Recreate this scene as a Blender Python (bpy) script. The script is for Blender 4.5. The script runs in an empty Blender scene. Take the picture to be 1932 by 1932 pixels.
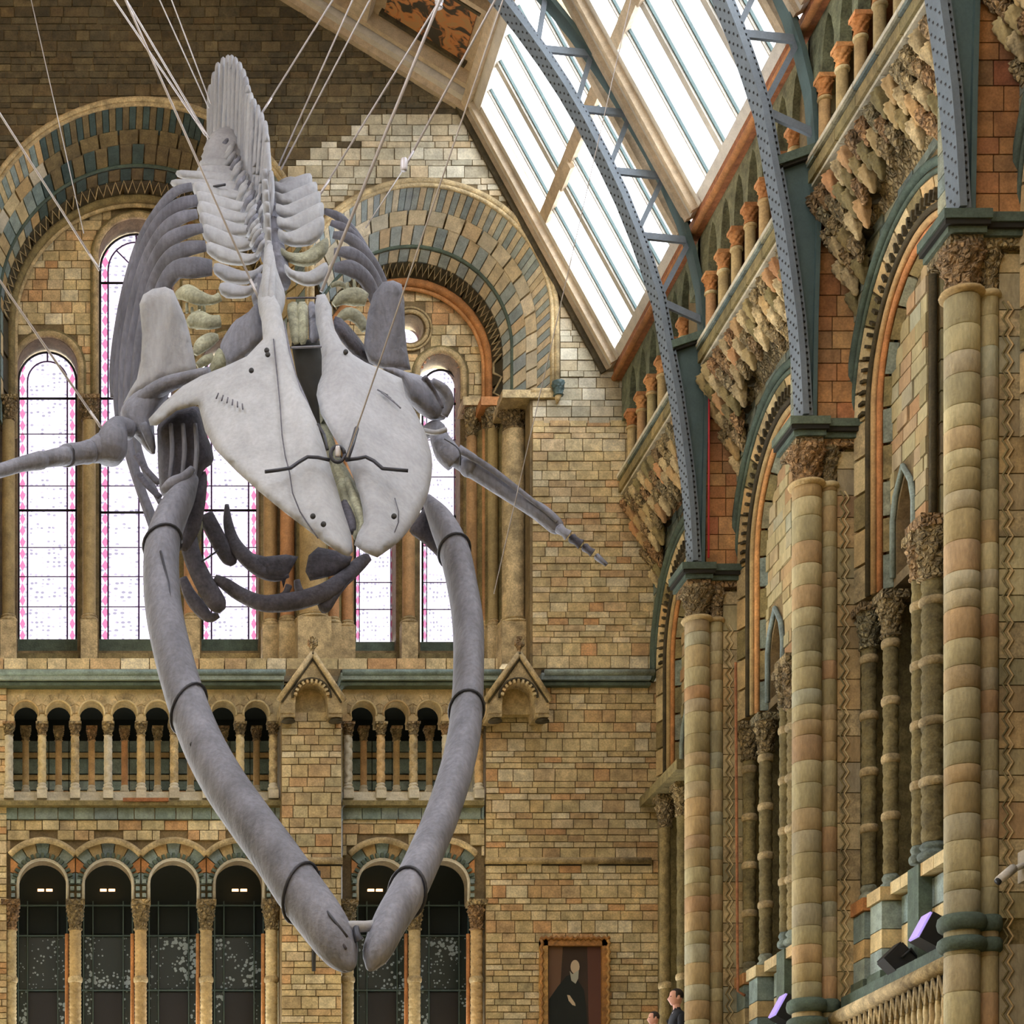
import bpy, math, random
from mathutils import Vector, geometry
random.seed(7)
SC = bpy.context.scene
COL = SC.collection
F, CX, HY, D, EYE = 4000.0, 110.0, 2650.0, 33.3333, 1.6
# ---------------- camera, sky, exposure ----------------
cam = bpy.data.cameras.new('camera'); camo = bpy.data.objects.new('camera', cam); COL.objects.link(camo)
camo.location = (0, 0, EYE); camo.rotation_euler = (math.pi/2, 0, 0)
cam.sensor_width = 36; cam.sensor_fit = 'HORIZONTAL'; cam.lens = 36*F/1932
cam.shift_x = (966-CX)/1932; cam.shift_y = (HY-966)/1932
cam.clip_start = 0.5; cam.clip_end = 400
SC.camera = camo
wd = bpy.data.worlds.new('sky'); SC.world = wd; wd.use_nodes = True
wn = wd.node_tree; bg = wn.nodes['Background']
bg.inputs[0].default_value = (0.93, 0.96, 1.0, 1); bg.inputs[1].default_value = 1.0
SC.view_settings.view_transform = 'Standard'; SC.view_settings.look = 'None'
SC.view_settings.gamma = 1; SC.view_settings.use_curve_mapping = False
SC.view_settings.exposure = 3.3
def area(name, loc, size, power, rot, col=(1, .97, .92)):
    l = bpy.data.lights.new(name, 'AREA'); l.shape = 'RECTANGLE'; l.size, l.size_y = size; l.energy = power; l.color = col
    o = bpy.data.objects.new(name, l); o.location = loc; o.rotation_euler = rot; COL.objects.link(o); return o
# ---------------- mapping ----------------
def W(px, py, Y): return Vector(((px-CX)*Y/F, Y, EYE+(HY-py)*Y/F))      # a point seen at px,py and standing Y metres away
def R3(x, y, d=0): return Vector(((x-CX)/120, D+d, EYE+(HY-y)/120))     # the end wall's own plane, 120 units to the metre
def V(X, Y, z): return Vector((X, Y, EYE+z))
def lin(c): return tuple(((v/255)/12.92 if v/255 <= .04045 else ((v/255+.055)/1.055)**2.4) for v in c)+(1,)

# ---------------- materials ----------------
def newmat(name):
    m = bpy.data.materials.new(name); m.use_nodes = True
    return m, m.node_tree, m.node_tree.nodes['Principled BSDF']
def N(t, kind, **kw):
    n = t.nodes.new(kind)
    for k, v in kw.items(): setattr(n, k, v)
    return n
def stone(name, cols, rough=.85, noise=7, depth=.35, bump=.3, big=.3, streak=(1, 1, 1), spread=1.0):
    """per-piece colour: object random plus a per-face number, then grain"""
    m, t, b = newmat(name); L = t.links.new
    oi = N(t, 'ShaderNodeObjectInfo'); at = N(t, 'ShaderNodeAttribute', attribute_name='rnd')
    ad = N(t, 'ShaderNodeMath', operation='ADD'); L(oi.outputs['Random'], ad.inputs[0]); L(at.outputs['Fac'], ad.inputs[1])
    fr = N(t, 'ShaderNodeMath', operation='FRACT'); L(ad.outputs[0], fr.inputs[0])
    r = N(t, 'ShaderNodeValToRGB'); r.color_ramp.interpolation = 'LINEAR'
    e = r.color_ramp.elements
    while len(e) < len(cols): e.new(0.5)
    for i, c in enumerate(cols): e[i].position = i/max(1, len(cols)-1); e[i].color = lin(c)
    L(fr.outputs[0], r.inputs[0])
    g = N(t, 'ShaderNodeNewGeometry'); mp = N(t, 'ShaderNodeMapping'); mp.inputs['Scale'].default_value = streak
    L(g.outputs['Position'], mp.inputs[0])
    n1 = N(t, 'ShaderNodeTexNoise'); n1.inputs['Scale'].default_value = noise; n1.inputs['Detail'].default_value = 6; L(mp.outputs[0], n1.inputs['Vector'])
    n2 = N(t, 'ShaderNodeTexNoise'); n2.inputs['Scale'].default_value = .55; n2.inputs['Detail'].default_value = 3; L(g.outputs['Position'], n2.inputs['Vector'])
    m1 = N(t, 'ShaderNodeMapRange'); m1.inputs[1].default_value = .3; m1.inputs[2].default_value = .7
    m1.inputs[3].default_value = 1-depth; m1.inputs[4].default_value = 1+depth*.6; L(n1.outputs[0], m1.inputs[0])
    m2 = N(t, 'ShaderNodeMapRange'); m2.inputs[1].default_value = .35; m2.inputs[2].default_value = .65
    m2.inputs[3].default_value = 1-big; m2.inputs[4].default_value = 1+big*.4; L(n2.outputs[0], m2.inputs[0])
    mu = N(t, 'ShaderNodeMath', operation='MULTIPLY'); L(m1.outputs[0], mu.inputs[0]); L(m2.outputs[0], mu.inputs[1])
    n4 = N(t, 'ShaderNodeTexNoise'); n4.inputs['Scale'].default_value = noise*6; n4.inputs['Detail'].default_value = 3; L(mp.outputs[0], n4.inputs['Vector'])
    m4 = N(t, 'ShaderNodeMapRange'); m4.inputs[1].default_value = .35; m4.inputs[2].default_value = .65; m4.inputs[3].default_value = 1-depth*.55; m4.inputs[4].default_value = 1+depth*.35; L(n4.outputs[0], m4.inputs[0])
    mu0 = mu; mu = N(t, 'ShaderNodeMath', operation='MULTIPLY'); L(mu0.outputs[0], mu.inputs[0]); L(m4.outputs[0], mu.inputs[1])
    vm = N(t, 'ShaderNodeVectorMath', operation='SCALE'); L(r.outputs[0], vm.inputs[0]); L(mu.outputs[0], vm.inputs['Scale'])
    L(vm.outputs[0], b.inputs['Base Color']); b.inputs['Roughness'].default_value = rough
    if bump:
        n3 = N(t, 'ShaderNodeTexNoise'); n3.inputs['Scale'].default_value = noise*4; n3.inputs['Detail'].default_value = 4; L(g.outputs['Position'], n3.inputs['Vector'])
        bp = N(t, 'ShaderNodeBump'); bp.inputs['Strength'].default_value = bump; bp.inputs['Distance'].default_value = .03
        L(n3.outputs[0], bp.inputs['Height']); L(bp.outputs[0], b.inputs['Normal'])
    return m
M = {}
M['brick'] = stone('buff_brick', [(224,202,150),(204,182,134),(234,216,172),(216,188,134),(198,184,142),(210,164,114),(212,194,148),(236,222,186),(204,170,120)], depth=.34)
M['brickpale'] = stone('grey_buff_brick', [(206,200,176),(186,176,148),(224,218,196),(196,180,146),(178,172,150),(208,186,148),(214,208,186)], depth=.25)
M['brickred'] = stone('orange_brick', [(194,136,84),(206,150,96),(168,100,70),(212,166,110),(184,124,78),(196,142,88),(160,124,88)])
M['brickshade'] = stone('shade_painted_brick', [(104,92,64),(84,74,52),(122,108,76),(92,84,62),(112,94,62),(76,68,48)], depth=.4)  # dark copy of the brick, with the roof's shade put into its colour
M['tealshade'] = stone('shade_painted_blue_green_block', [(74,92,88),(64,84,82)], depth=.3)  # shaded copies of the arch blocks, roof shade put into the colour
M['creamshade'] = stone('shade_painted_cream_block', [(128,112,76),(112,98,68)], depth=.35)
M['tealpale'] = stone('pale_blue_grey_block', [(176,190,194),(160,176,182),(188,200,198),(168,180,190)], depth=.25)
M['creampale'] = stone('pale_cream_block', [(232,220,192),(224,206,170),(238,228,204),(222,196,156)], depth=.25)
M['mortar'] = stone('mortar', [(138,118,82),(130,112,80)], bump=.1)
M['buff'] = stone('buff_terracotta', [(200,178,134),(186,164,122),(212,190,146)], depth=.45)
M['drum'] = stone('drum_terracotta', [(178,166,126),(194,180,138),(166,152,110),(184,156,112),(172,170,144),(182,142,100),(184,172,130),(158,148,114)], depth=.22, streak=(1,1,.3))
M['olive'] = stone('olive_stone', [(142,128,84),(128,116,78),(156,136,90)], depth=.4)
M['carved'] = stone('carved_stone', [(186,164,118),(196,170,122),(168,148,108),(196,150,102),(180,168,130)], depth=.55, bump=.6, noise=12)
def pit(m, sc=13, d=.09):
    t = m.node_tree; b = t.nodes['Principled BSDF']; L = t.links.new
    g = N(t, 'ShaderNodeNewGeometry'); v = N(t, 'ShaderNodeTexVoronoi'); v.feature = 'DISTANCE_TO_EDGE'; v.inputs['Scale'].default_value = sc; L(g.outputs['Position'], v.inputs['Vector'])
    mr = N(t, 'ShaderNodeMapRange'); mr.inputs[2].default_value = .25; L(v.outputs['Distance'], mr.inputs[0])
    bp = N(t, 'ShaderNodeBump'); bp.inputs['Strength'].default_value = 1; bp.inputs['Distance'].default_value = d; L(mr.outputs[0], bp.inputs['Height'])
    L(b.inputs['Normal'].links[0].from_socket, bp.inputs['Normal']); L(bp.outputs[0], b.inputs['Normal'])
pit(M['carved'], 15, .045)
M['teal'] = stone('blue_green_terracotta', [(142,160,154),(128,148,146),(156,170,160),(134,150,154)], depth=.3)
M['tealdk'] = stone('dark_green_stone', [(92,106,92),(82,98,88),(102,114,96)], depth=.3)
M['mosaic'] = stone('mosaic_stone', [(142,150,134),(120,134,130),(160,156,126),(110,128,128),(152,140,104)], depth=.4)
M['cream'] = stone('cream_terracotta', [(206,184,136),(218,198,152),(196,168,118),(210,176,124)], depth=.25)
M['orange'] = stone('orange_terracotta', [(206,144,88),(192,128,74),(216,158,100),(200,134,84)], depth=.3)
M['zig'] = stone('dark_zigzag_stone', [(82,72,48),(70,62,44)], depth=.4)
M['pale'] = stone('pale_stone', [(214,206,184),(204,194,170)], depth=.2)
M['ochre'] = stone('ochre_shaft_stone', [(198,160,110),(184,164,116),(200,146,100),(168,154,108)], depth=.25)
M['wood'] = stone('painted_wood', [(204,184,156),(196,174,144),(212,194,168)], depth=.2, noise=10)
M['whitewood'] = stone('white_painted_wood', [(214,208,198),(204,196,184)], depth=.12)
M['redwood'] = stone('red_brown_wood', [(158,98,62),(172,112,70)], depth=.4, noise=14)
M['iron'] = stone('blue_grey_iron', [(112,122,132),(106,117,127)], rough=.6, depth=.12, bump=.1, big=.1)
M['irondk'] = stone('green_grey_iron', [(78,98,96),(72,92,92)], rough=.6, depth=.12, bump=.1, big=.1)
M['green'] = stone('grey_green_panel', [(122,122,92),(108,114,90),(134,126,90)], depth=.5)
M['bone'] = stone('pale_bone', [(160,162,169),(167,169,175),(150,152,161)], rough=.7, noise=5, depth=.14, bump=.25, big=.12, streak=(1,1,.25))
M['bonegr'] = stone('mid_grey_bone', [(122,124,138),(132,134,148),(112,114,128)], rough=.75, noise=5, depth=.28, bump=.4, big=.2, streak=(1,1,.3))  # mid-grey bone, darker than the pale bone
M['bonedk'] = stone('dark_grey_bone', [(84,83,96),(94,92,104),(74,73,86)], rough=.8, noise=6, depth=.4, bump=.4, big=.25)
M['boneol'] = stone('yellowed_bone', [(150,150,128),(166,166,144),(140,142,120)], rough=.75, noise=6, depth=.4, bump=.4, big=.25)
def flat(name, c, rough=.6, metal=0, emit=None, es=1):
    m, t, b = newmat(name); b.inputs['Base Color'].default_value = lin(c); b.inputs['Roughness'].default_value = rough; b.inputs['Metallic'].default_value = metal
    n = N(t, 'ShaderNodeTexNoise'); n.inputs['Scale'].default_value = 30; bp = N(t, 'ShaderNodeBump'); bp.inputs['Strength'].default_value = .08
    t.links.new(n.outputs[0], bp.inputs['Height']); t.links.new(bp.outputs[0], b.inputs['Normal'])
    if emit: b.inputs['Emission Color'].default_value = lin(emit); b.inputs['Emission Strength'].default_value = es
    return m
M['dark'] = flat('black_stone', (38, 36, 30), .9)
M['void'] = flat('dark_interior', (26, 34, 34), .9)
M['cable'] = flat('steel_cable', (190, 186, 190), .4, .3)
M['strap'] = flat('dark_steel_strap', (62, 64, 74), .5, .4)
M['black'] = flat('black_metal', (24, 25, 30), .5)
M['lead'] = flat('lead_bar', (84, 54, 104), .6)
M['lamp'] = flat('warm_lamp', (255, 200, 140), .5, 0, (255, 190, 120), .5)
M['lens'] = flat('violet_lamp_lens', (150, 130, 200), .3, 0, (170, 150, 230), .10)
M['skin'] = flat('skin', (214, 160, 140), .6)
M['hair'] = flat('dark_hair', (40, 28, 24), .7)
M['suit'] = flat('dark_navy_jacket', (30, 34, 44), .85)
M['shirt'] = flat('white_shirt', (220, 220, 220), .8)
M['pinkcloth'] = flat('pink_cloth', (206, 120, 120), .85)
M['gilt'] = stone('gilt_wood', [(196,140,72),(176,120,60),(206,160,90)], rough=.45, depth=.5, noise=14)
def panelmat():
    m, t, b = newmat('floral_painted_panel'); L = t.links.new
    g = N(t, 'ShaderNodeNewGeometry'); v = N(t, 'ShaderNodeTexNoise'); v.inputs['Scale'].default_value = 3.2; v.inputs['Detail'].default_value = 3; v.inputs['Distortion'].default_value = 1.5
    L(g.outputs['Position'], v.inputs['Vector']); r = N(t, 'ShaderNodeValToRGB'); e = r.color_ramp.elements
    e[0].position = .42; e[0].color = lin((60, 52, 40)); e[1].position = .5; e[1].color = lin((186, 120, 66)); e.new(.62).color = lin((170, 128, 80))
    L(v.outputs[0], r.inputs[0]); L(r.outputs[0], b.inputs['Base Color']); b.inputs['Roughness'].default_value = .7
    return m
M['panel'] = panelmat()
def skyglass():
    m, t, b = newmat('frosted_roof_glass'); L = t.links.new
    t.nodes.remove(b); out = t.nodes['Material Output']
    tr = N(t, 'ShaderNodeBsdfTransparent'); tr.inputs[0].default_value = (.93, .94, .95, 1); tl = N(t, 'ShaderNodeBsdfTranslucent'); tl.inputs[0].default_value = (.9, .9, .92, 1)
    mx = N(t, 'ShaderNodeMixShader'); mx.inputs[0].default_value = .25; L(tr.outputs[0], mx.inputs[1]); L(tl.outputs[0], mx.inputs[2]); L(mx.outputs[0], out.inputs[0])
    return m
M['skyglass'] = skyglass()
def stained():
    m, t, b = newmat('leaded_stained_glass'); L = t.links.new
    t.nodes.remove(b); out = t.nodes['Material Output']
    uv = N(t, 'ShaderNodeUVMap'); uv.uv_map = 'UVMap'; sp = N(t, 'ShaderNodeSeparateXYZ'); L(uv.outputs[0], sp.inputs[0])
    ab = N(t, 'ShaderNodeMath', operation='ABSOLUTE'); L(sp.outputs[0], ab.inputs[0])
    bd = N(t, 'ShaderNodeMath', operation='GREATER_THAN'); L(ab.outputs[0], bd.inputs[0]); bd.inputs[1].default_value = .70
    # zigzag triangles of red in the border strips, rows of small dark dots in the field
    tri = N(t, 'ShaderNodeMath', operation='PINGPONG'); L(sp.outputs[1], tri.inputs[0]); tri.inputs[1].default_value = .5
    s1 = N(t, 'ShaderNodeMath', operation='MULTIPLY_ADD'); L(ab.outputs[0], s1.inputs[0]); s1.inputs[1].default_value = 5.2; s1.inputs[2].default_value = -4.4
    s2 = N(t, 'ShaderNodeMath', operation='ABSOLUTE'); L(s1.outputs[0], s2.inputs[0])
    rd = N(t, 'ShaderNodeMath', operation='LESS_THAN'); L(s2.outputs[0], rd.inputs[0]); L(tri.outputs[0], rd.inputs[1])
    red = N(t, 'ShaderNodeMath', operation='MULTIPLY'); L(rd.outputs[0], red.inputs[0]); L(bd.outputs[0], red.inputs[1])
    vo = N(t, 'ShaderNodeTexVoronoi'); mp = N(t, 'ShaderNodeMapping'); mp.inputs['Scale'].default_value = (3.2, 1.7, 1); L(uv.outputs[0], mp.inputs[0]); L(mp.outputs[0], vo.inputs['Vector']); vo.inputs['Scale'].default_value = 1.6; vo.inputs['Randomness'].default_value = .35
    dt = N(t, 'ShaderNodeMath', operation='LESS_THAN'); L(vo.outputs['Distance'], dt.inputs[0]); dt.inputs[1].default_value = .3
    no = N(t, 'ShaderNodeTexNoise'); no.inputs['Scale'].default_value = 1.4; L(uv.outputs[0], no.inputs['Vector'])
    mr = N(t, 'ShaderNodeMapRange'); mr.inputs[1].default_value = .38; mr.inputs[2].default_value = .55; mr.inputs[4].default_value = .95; L(no.outputs[0], mr.inputs[0])
    dm = N(t, 'ShaderNodeMath', operation='MULTIPLY'); L(dt.outputs[0], dm.inputs[0]); L(mr.outputs[0], dm.inputs[1])
    base = N(t, 'ShaderNodeMixRGB'); base.inputs[1].default_value = (.175, .15, .18, 1); base.inputs[2].default_value = (.06, .055, .07, 1); L(dm.outputs[0], base.inputs[0])
    c2 = N(t, 'ShaderNodeMixRGB'); L(red.outputs[0], c2.inputs[0]); L(base.outputs[0], c2.inputs[1]); c2.inputs[2].default_value = (.15, .035, .065, 1)
    tr = N(t, 'ShaderNodeBsdfTransparent'); L(c2.outputs[0], tr.inputs[0]); gl = N(t, 'ShaderNodeBsdfGlossy'); gl.inputs['Roughness'].default_value = .3
    mx = N(t, 'ShaderNodeMixShader'); mx.inputs[0].default_value = .04; L(tr.outputs[0], mx.inputs[1]); L(gl.outputs[0], mx.inputs[2]); L(mx.outputs[0], out.inputs[0])
    return m
M['stained'] = stained()
def darkglass():
    m, t, b = newmat('dark_leaded_glass'); L = t.links.new
    g = N(t, 'ShaderNodeNewGeometry'); vo = N(t, 'ShaderNodeTexVoronoi'); vo.inputs['Scale'].default_value = 16; vo.inputs['Randomness'].default_value = .9; L(g.outputs['Position'], vo.inputs['Vector'])
    no = N(t, 'ShaderNodeTexNoise'); no.inputs['Scale'].default_value = 1.6; L(g.outputs['Position'], no.inputs['Vector'])
    lt = N(t, 'ShaderNodeMath', operation='LESS_THAN'); L(vo.outputs['Distance'], lt.inputs[0])
    mr = N(t, 'ShaderNodeMapRange'); mr.inputs[1].default_value = .3; mr.inputs[2].default_value = .65; mr.inputs[4].default_value = .55; L(no.outputs[0], mr.inputs[0]); L(mr.outputs[0], lt.inputs[1])
    mx = N(t, 'ShaderNodeMixRGB'); mx.inputs[1].default_value = lin((28, 44, 44)); mx.inputs[2].default_value = lin((150, 168, 180)); L(lt.outputs[0], mx.inputs[0])
    L(mx.outputs[0], b.inputs['Base Color']); b.inputs['Roughness'].default_value = .35
    return m
M['darkglass'] = darkglass()

# ---------------- object helpers ----------------
BASE = {}
def root(name, loc, label=None, cat=None, group=None, kind=None):
    o = bpy.data.objects.new(name, None); COL.objects.link(o); o.location = loc; BASE[o] = Vector(loc)
    return tag(o, label, cat, group, kind)
def tag(o, label=None, cat=None, group=None, kind=None):
    if label: o['label'] = label
    if cat: o['category'] = cat
    if group: o['group'] = group
    if kind: o['kind'] = kind
    return o
def base_of(p): return BASE.get(p, Vector((0, 0, 0))) if p is not None else Vector((0, 0, 0))
def mk(name, verts, faces, mat, parent=None, smooth=False, kind=None, rnd=None):
    b = base_of(parent)
    me = bpy.data.meshes.new(name); me.from_pydata([tuple(Vector(v)-b) for v in verts], [], faces)
    if isinstance(mat, str): mat = M[mat]
    me.materials.append(mat)
    if smooth: me.polygons.foreach_set('use_smooth', [True]*len(me.polygons))
    if rnd is not None:
        a = me.attributes.new('rnd', 'FLOAT', 'FACE'); a.data.foreach_set('value', rnd)
    o = bpy.data.objects.new(name, me); COL.objects.link(o)
    if parent is not None: o.parent = parent; BASE[o] = b
    if kind: o['kind'] = kind
    return o
UM = {}
def unit(key, fn, mat):
    k = (key, mat)
    if k not in UM:
        if (key, None) not in UM: UM[(key, None)] = fn()
        v, f, s = UM[(key, None)]
        me = bpy.data.meshes.new(key+'_'+mat); me.from_pydata([tuple(x) for x in v], [], f); me.materials.append(M[mat])
        if s: me.polygons.foreach_set('use_smooth', [True]*len(me.polygons))
        UM[k] = me
    return UM[k]
def inst(name, mesh, loc, scale, parent, rot=None):
    o = bpy.data.objects.new(name, mesh); COL.objects.link(o)
    o.location = Vector(loc)-base_of(parent); o.scale = scale
    if rot: o.rotation_euler = rot
    if parent is not None: o.parent = parent; BASE[o] = None
    return o
BOXF = [(0,1,2,3),(7,6,5,4),(0,4,5,1),(1,5,6,2),(2,6,7,3),(3,7,4,0)]
def ubox():
    return [(-.5,-.5,-.5),(.5,-.5,-.5),(.5,-.5,.5),(-.5,-.5,.5),(-.5,.5,-.5),(.5,.5,-.5),(.5,.5,.5),(-.5,.5,.5)], BOXF, False
def box(name, a, b, mat, parent=None):
    """box between two world corners"""
    x0, y0, z0 = a; x1, y1, z1 = b
    v = [(x0,y0,z0),(x1,y0,z0),(x1,y0,z1),(x0,y0,z1),(x0,y1,z0),(x1,y1,z0),(x1,y1,z1),(x0,y1,z1)]
    return mk(name, v, BOXF, mat, parent)
def boxpx(name, x0, y0, x1, y1, d, th, mat, parent=None):
    """box whose front face is seen from x0,y0 to x1,y1 (photo units) on the plane d metres behind the end wall's face"""
    a, b = W(x0, y1, D+d), W(x1, y0, D+d)
    return box(name, (a.x, D+d, a.z), (b.x, D+d+th, b.z), mat, parent)
def loft(sections, closed_ends=True):
    v, f = [], []; n = len(sections[0])
    for s in sections: v += list(s)
    for i in range(len(sections)-1):
        for j in range(n):
            a, b = i*n+j, i*n+(j+1) % n
            f.append((a, b, b+n, a+n))
    if closed_ends: f.append(tuple(range(n-1, -1, -1))); f.append(tuple(range((len(sections)-1)*n, len(sections)*n)))
    return v, f
def sweep(name, pts, rads, mat, parent=None, n=8, ref=Vector((0,1,0)), flat=1.0, kind=None):
    pts = [Vector(p) for p in pts]
    if not hasattr(rads, '__len__'): rads = [rads]*len(pts)
    secs = []
    for i, p in enumerate(pts):
        t = (pts[min(i+1, len(pts)-1)]-pts[max(i-1, 0)]).normalized()
        a = t.cross(ref)
        if a.length < 1e-4: a = t.cross(Vector((1, 0, 0)))
        a.normalize(); b = t.cross(a).normalized(); r = rads[i]; fl = flat[i] if hasattr(flat, '__len__') else flat
        secs.append([p+a*math.cos(q*2*math.pi/n)*r+b*math.sin(q*2*math.pi/n)*r*fl for q in range(n)])
    v, f = loft(secs)
    return mk(name, v, f, mat, parent, smooth=True, kind=kind)
def lathe(prof, n=16, mod=None):
    v, f = [], []
    for (r, z) in prof:
        for j in range(n):
            a = 2*math.pi*j/n; rr = r*(mod(a, z) if mod else 1)
            v.append((rr*math.cos(a), rr*math.sin(a), z))
    m = len(prof)
    for i in range(m-1):
        for j in range(n):
            a, b = i*n+j, i*n+(j+1) % n
            f.append((a, b, b+n, a+n))
    f.append(tuple(range(n-1, -1, -1))); f.append(tuple(range((m-1)*n, m*n)))
    return v, f, True
def plate(name, outer, holes, conv, off, mat, parent=None, kind=None):
    """flat wall piece: 2D outline with holes, conv maps (x,y)->Vector, off = thickness vector"""
    loops = [outer]+holes
    tris = geometry.tessellate_polygon([[Vector((p[0], p[1], 0)) for p in l] for l in loops])
    pts = [p for l in loops for p in l]; n = len(pts)
    fr = [conv(*p) for p in pts]; bk = [p+off for p in fr]
    f = [tuple(t) for t in tris]+[tuple(n+i for i in reversed(t)) for t in tris]
    k = 0
    for l in loops:
        m = len(l)
        for i in range(m): a, b = k+i, k+(i+1) % m; f.append((a, b, b+n, a+n))
        k += m
    o = mk(name, fr+bk, f, mat, parent, kind=kind)
    return o
def arc(cx, cy, r, a0, a1, n, ry=None):
    ry = ry or r
    return [(cx+r*math.cos(math.radians(a0+(a1-a0)*i/n)), cy-ry*math.sin(math.radians(a0+(a1-a0)*i/n))) for i in range(n+1)]
ORD = ['first','second','third','fourth','fifth','sixth','seventh','eighth','ninth','tenth','eleventh','twelfth','thirteenth','fourteenth','fifteenth','sixteenth','seventeenth','eighteenth','nineteenth','twentieth','twenty-first','twenty-second','twenty-third','twenty-fourth']
# unit lathes
def ucap():
    def mod(a, z): return 1+(.2*math.sin(6*a+6*z)*math.sin(17*z+1)+.08*math.sin(11*a-20*z) if .12 < z < .85 else 0)
    return lathe([(.62,0),(.8,.03),(.82,.07),(.64,.11),(.62,.16),(.7,.26),(.66,.36),(.72,.41),(.78,.46),(.74,.54),(.82,.59),(.88,.64),(.84,.72),(1.0,.82),(.92,.9),(1.0,1)], 32, mod)
def ubase(): return lathe([(1.0,0),(1.12,.08),(1.18,.25),(1.1,.4),(.86,.5),(.84,.6),(.96,.68),(.98,.8),(.86,.9),(.76,1)], 20)
def ushaft(): return lathe([(1,0),(1,.25),(1,.5),(1,.75),(.98,1)], 16)
def utwist():
    prof = [(1, i/72) for i in range(73)]
    return lathe(prof, 20, lambda a, z: .93+.17*max(math.sin(2*a+z*26), math.sin(2*a-z*26)))
def utwistlong():
    prof = [(1, i/240) for i in range(241)]
    return lathe(prof, 20, lambda a, z: .96+.085*max(math.sin(2*a+z*105), math.sin(2*a-z*105)))
def ubell(): return lathe([(1, 0), (1, .1), (.62, .5), (.6, .75), (.8, 1)], 12)
def udrum(): return lathe([(.93,0),(1,.035),(1,.5),(1,.965),(.93,1)], 20)
def uring(): return lathe([(1,0),(1.16,.15),(1.22,.5),(1.16,.85),(1,1)], 18)
def column(name, label, group, X, Y, z0, z1, r, style, mats, caph, baseh, plinth=0, rings=(), ab=None, cap_r=1.55, cat='column'):
    """z0..z1 above the eye line: base, shaft, capital, abacus as parts"""
    o = root(name, V(X, Y, z0), label, cat, group)
    ms, mc, mb = mats; z = z0
    if plinth:
        inst('plinth', unit('box', ubox, mb), V(X, Y, z+plinth/2), (2.5*r, 2.5*r, plinth), o); z += plinth
    inst('base', unit('colbase', ubase, mb), V(X, Y, z), (r*1.2, r*1.2, baseh), o); z += baseh
    abh = caph*.22; top = z1-caph-abh
    fn, key = ((utwistlong, 'twistlong') if top-z > 1.6 else (utwist, 'twist')) if style == 'twist' else (ushaft, 'shaft')
    inst('shaft', unit(key, fn, ms), V(X, Y, z), (r, r, top-z), o)
    for rz in rings: inst('shaft_ring', unit('ring', uring, 'buff'), V(X, Y, rz), (r*1.05, r*1.05, .1), o)
    inst('capital', unit('capital', ucap, mc), V(X, Y, top), (r*cap_r, r*cap_r, caph), o)
    inst('abacus', unit('box', ubox, mc), V(X, Y, z1-abh/2), (r*cap_r*2.1, r*cap_r*2.1, abh), o)
    return o
def bricks(parent, x0, y0, x1, y1, ok, conv, axis, heights, widths, mat, single=300, th=.06, gap=1.6, proud=.025, seed=1, pick=None, painted_shade=None):
    """courses of blocks where ok(x,y); the largest ones are objects, the rest one joined part. conv gives the world point of the face"""
    R = random.Random(seed); rect = []
    y = y1
    while y > y0:
        h = R.choice(heights); yt = y-h
        xs = []; x = x0; run = None; mid = (y+yt)/2
        while x <= x1:
            if ok(x, yt+1) and ok(x, y-1) and ok(x, mid):
                if run is None: run = x
            elif run is not None: xs.append((run, x)); run = None
            x += 2
        if run is not None: xs.append((run, x1))
        for (a, b) in xs:
            p = a-(R.random()*15 if a > x0 else R.random()*30)
            while p < b-2:
                w = R.uniform(*widths)*(1.0 if h < 18 else .95); q = p+w
                if q > b-9: q = b
                aa = max(p, a)
                if q-aa > 3: rect.append((aa+gap/2, yt+gap/2, q-gap/2, y-gap/2))
                p = q
        y = yt
    rect.sort(key=lambda r: -(r[2]-r[0])*(r[3]-r[1]))
    if pick: rect.sort(key=lambda r: (0 if pick(r) else 1))
    um = unit('box', ubox, mat) if axis == 'Y' else unit('box', ubox, mat)
    v, f, rn = [], [], []; dv, df, dn = [], [], []
    for i, (a, t, b, c) in enumerate(rect):
        p, q = conv(a, c), conv(b, t); pr = R.uniform(0, proud)
        if axis == 'Y': lo = Vector((p.x, p.y-pr-.01, p.z)); hi = Vector((q.x, p.y+th, q.z))
        else: lo = Vector((p.x-pr-.01, min(p.y, q.y), p.z)); hi = Vector((p.x+th, max(p.y, q.y), q.z))
        if painted_shade and painted_shade(a, c):
            if i < single: inst('brick', unit('box', ubox, 'brickshade'), (lo+hi)/2, tuple(hi-lo), parent)
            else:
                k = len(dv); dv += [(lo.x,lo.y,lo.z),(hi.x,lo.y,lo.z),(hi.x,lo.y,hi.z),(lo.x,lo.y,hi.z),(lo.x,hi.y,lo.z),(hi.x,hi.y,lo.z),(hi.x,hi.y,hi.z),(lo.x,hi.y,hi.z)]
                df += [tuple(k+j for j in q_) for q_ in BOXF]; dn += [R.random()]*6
        elif i < single:
            inst('brick', um, (lo+hi)/2, tuple(hi-lo), parent)
        else:
            k = len(v); v += [(lo.x,lo.y,lo.z),(hi.x,lo.y,lo.z),(hi.x,lo.y,hi.z),(lo.x,lo.y,hi.z),(lo.x,hi.y,lo.z),(hi.x,hi.y,lo.z),(hi.x,hi.y,hi.z),(lo.x,hi.y,hi.z)]
            f += [tuple(k+j for j in q_) for q_ in BOXF]; rn += [R.random()]*6
    if dv: mk('shade_painted_brickwork', dv, df, 'brickshade', parent, kind='stuff', rnd=dn)
    if v: mk('brickwork', v, f, mat, parent, kind='stuff', rnd=rn)
    return len(rect)
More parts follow.
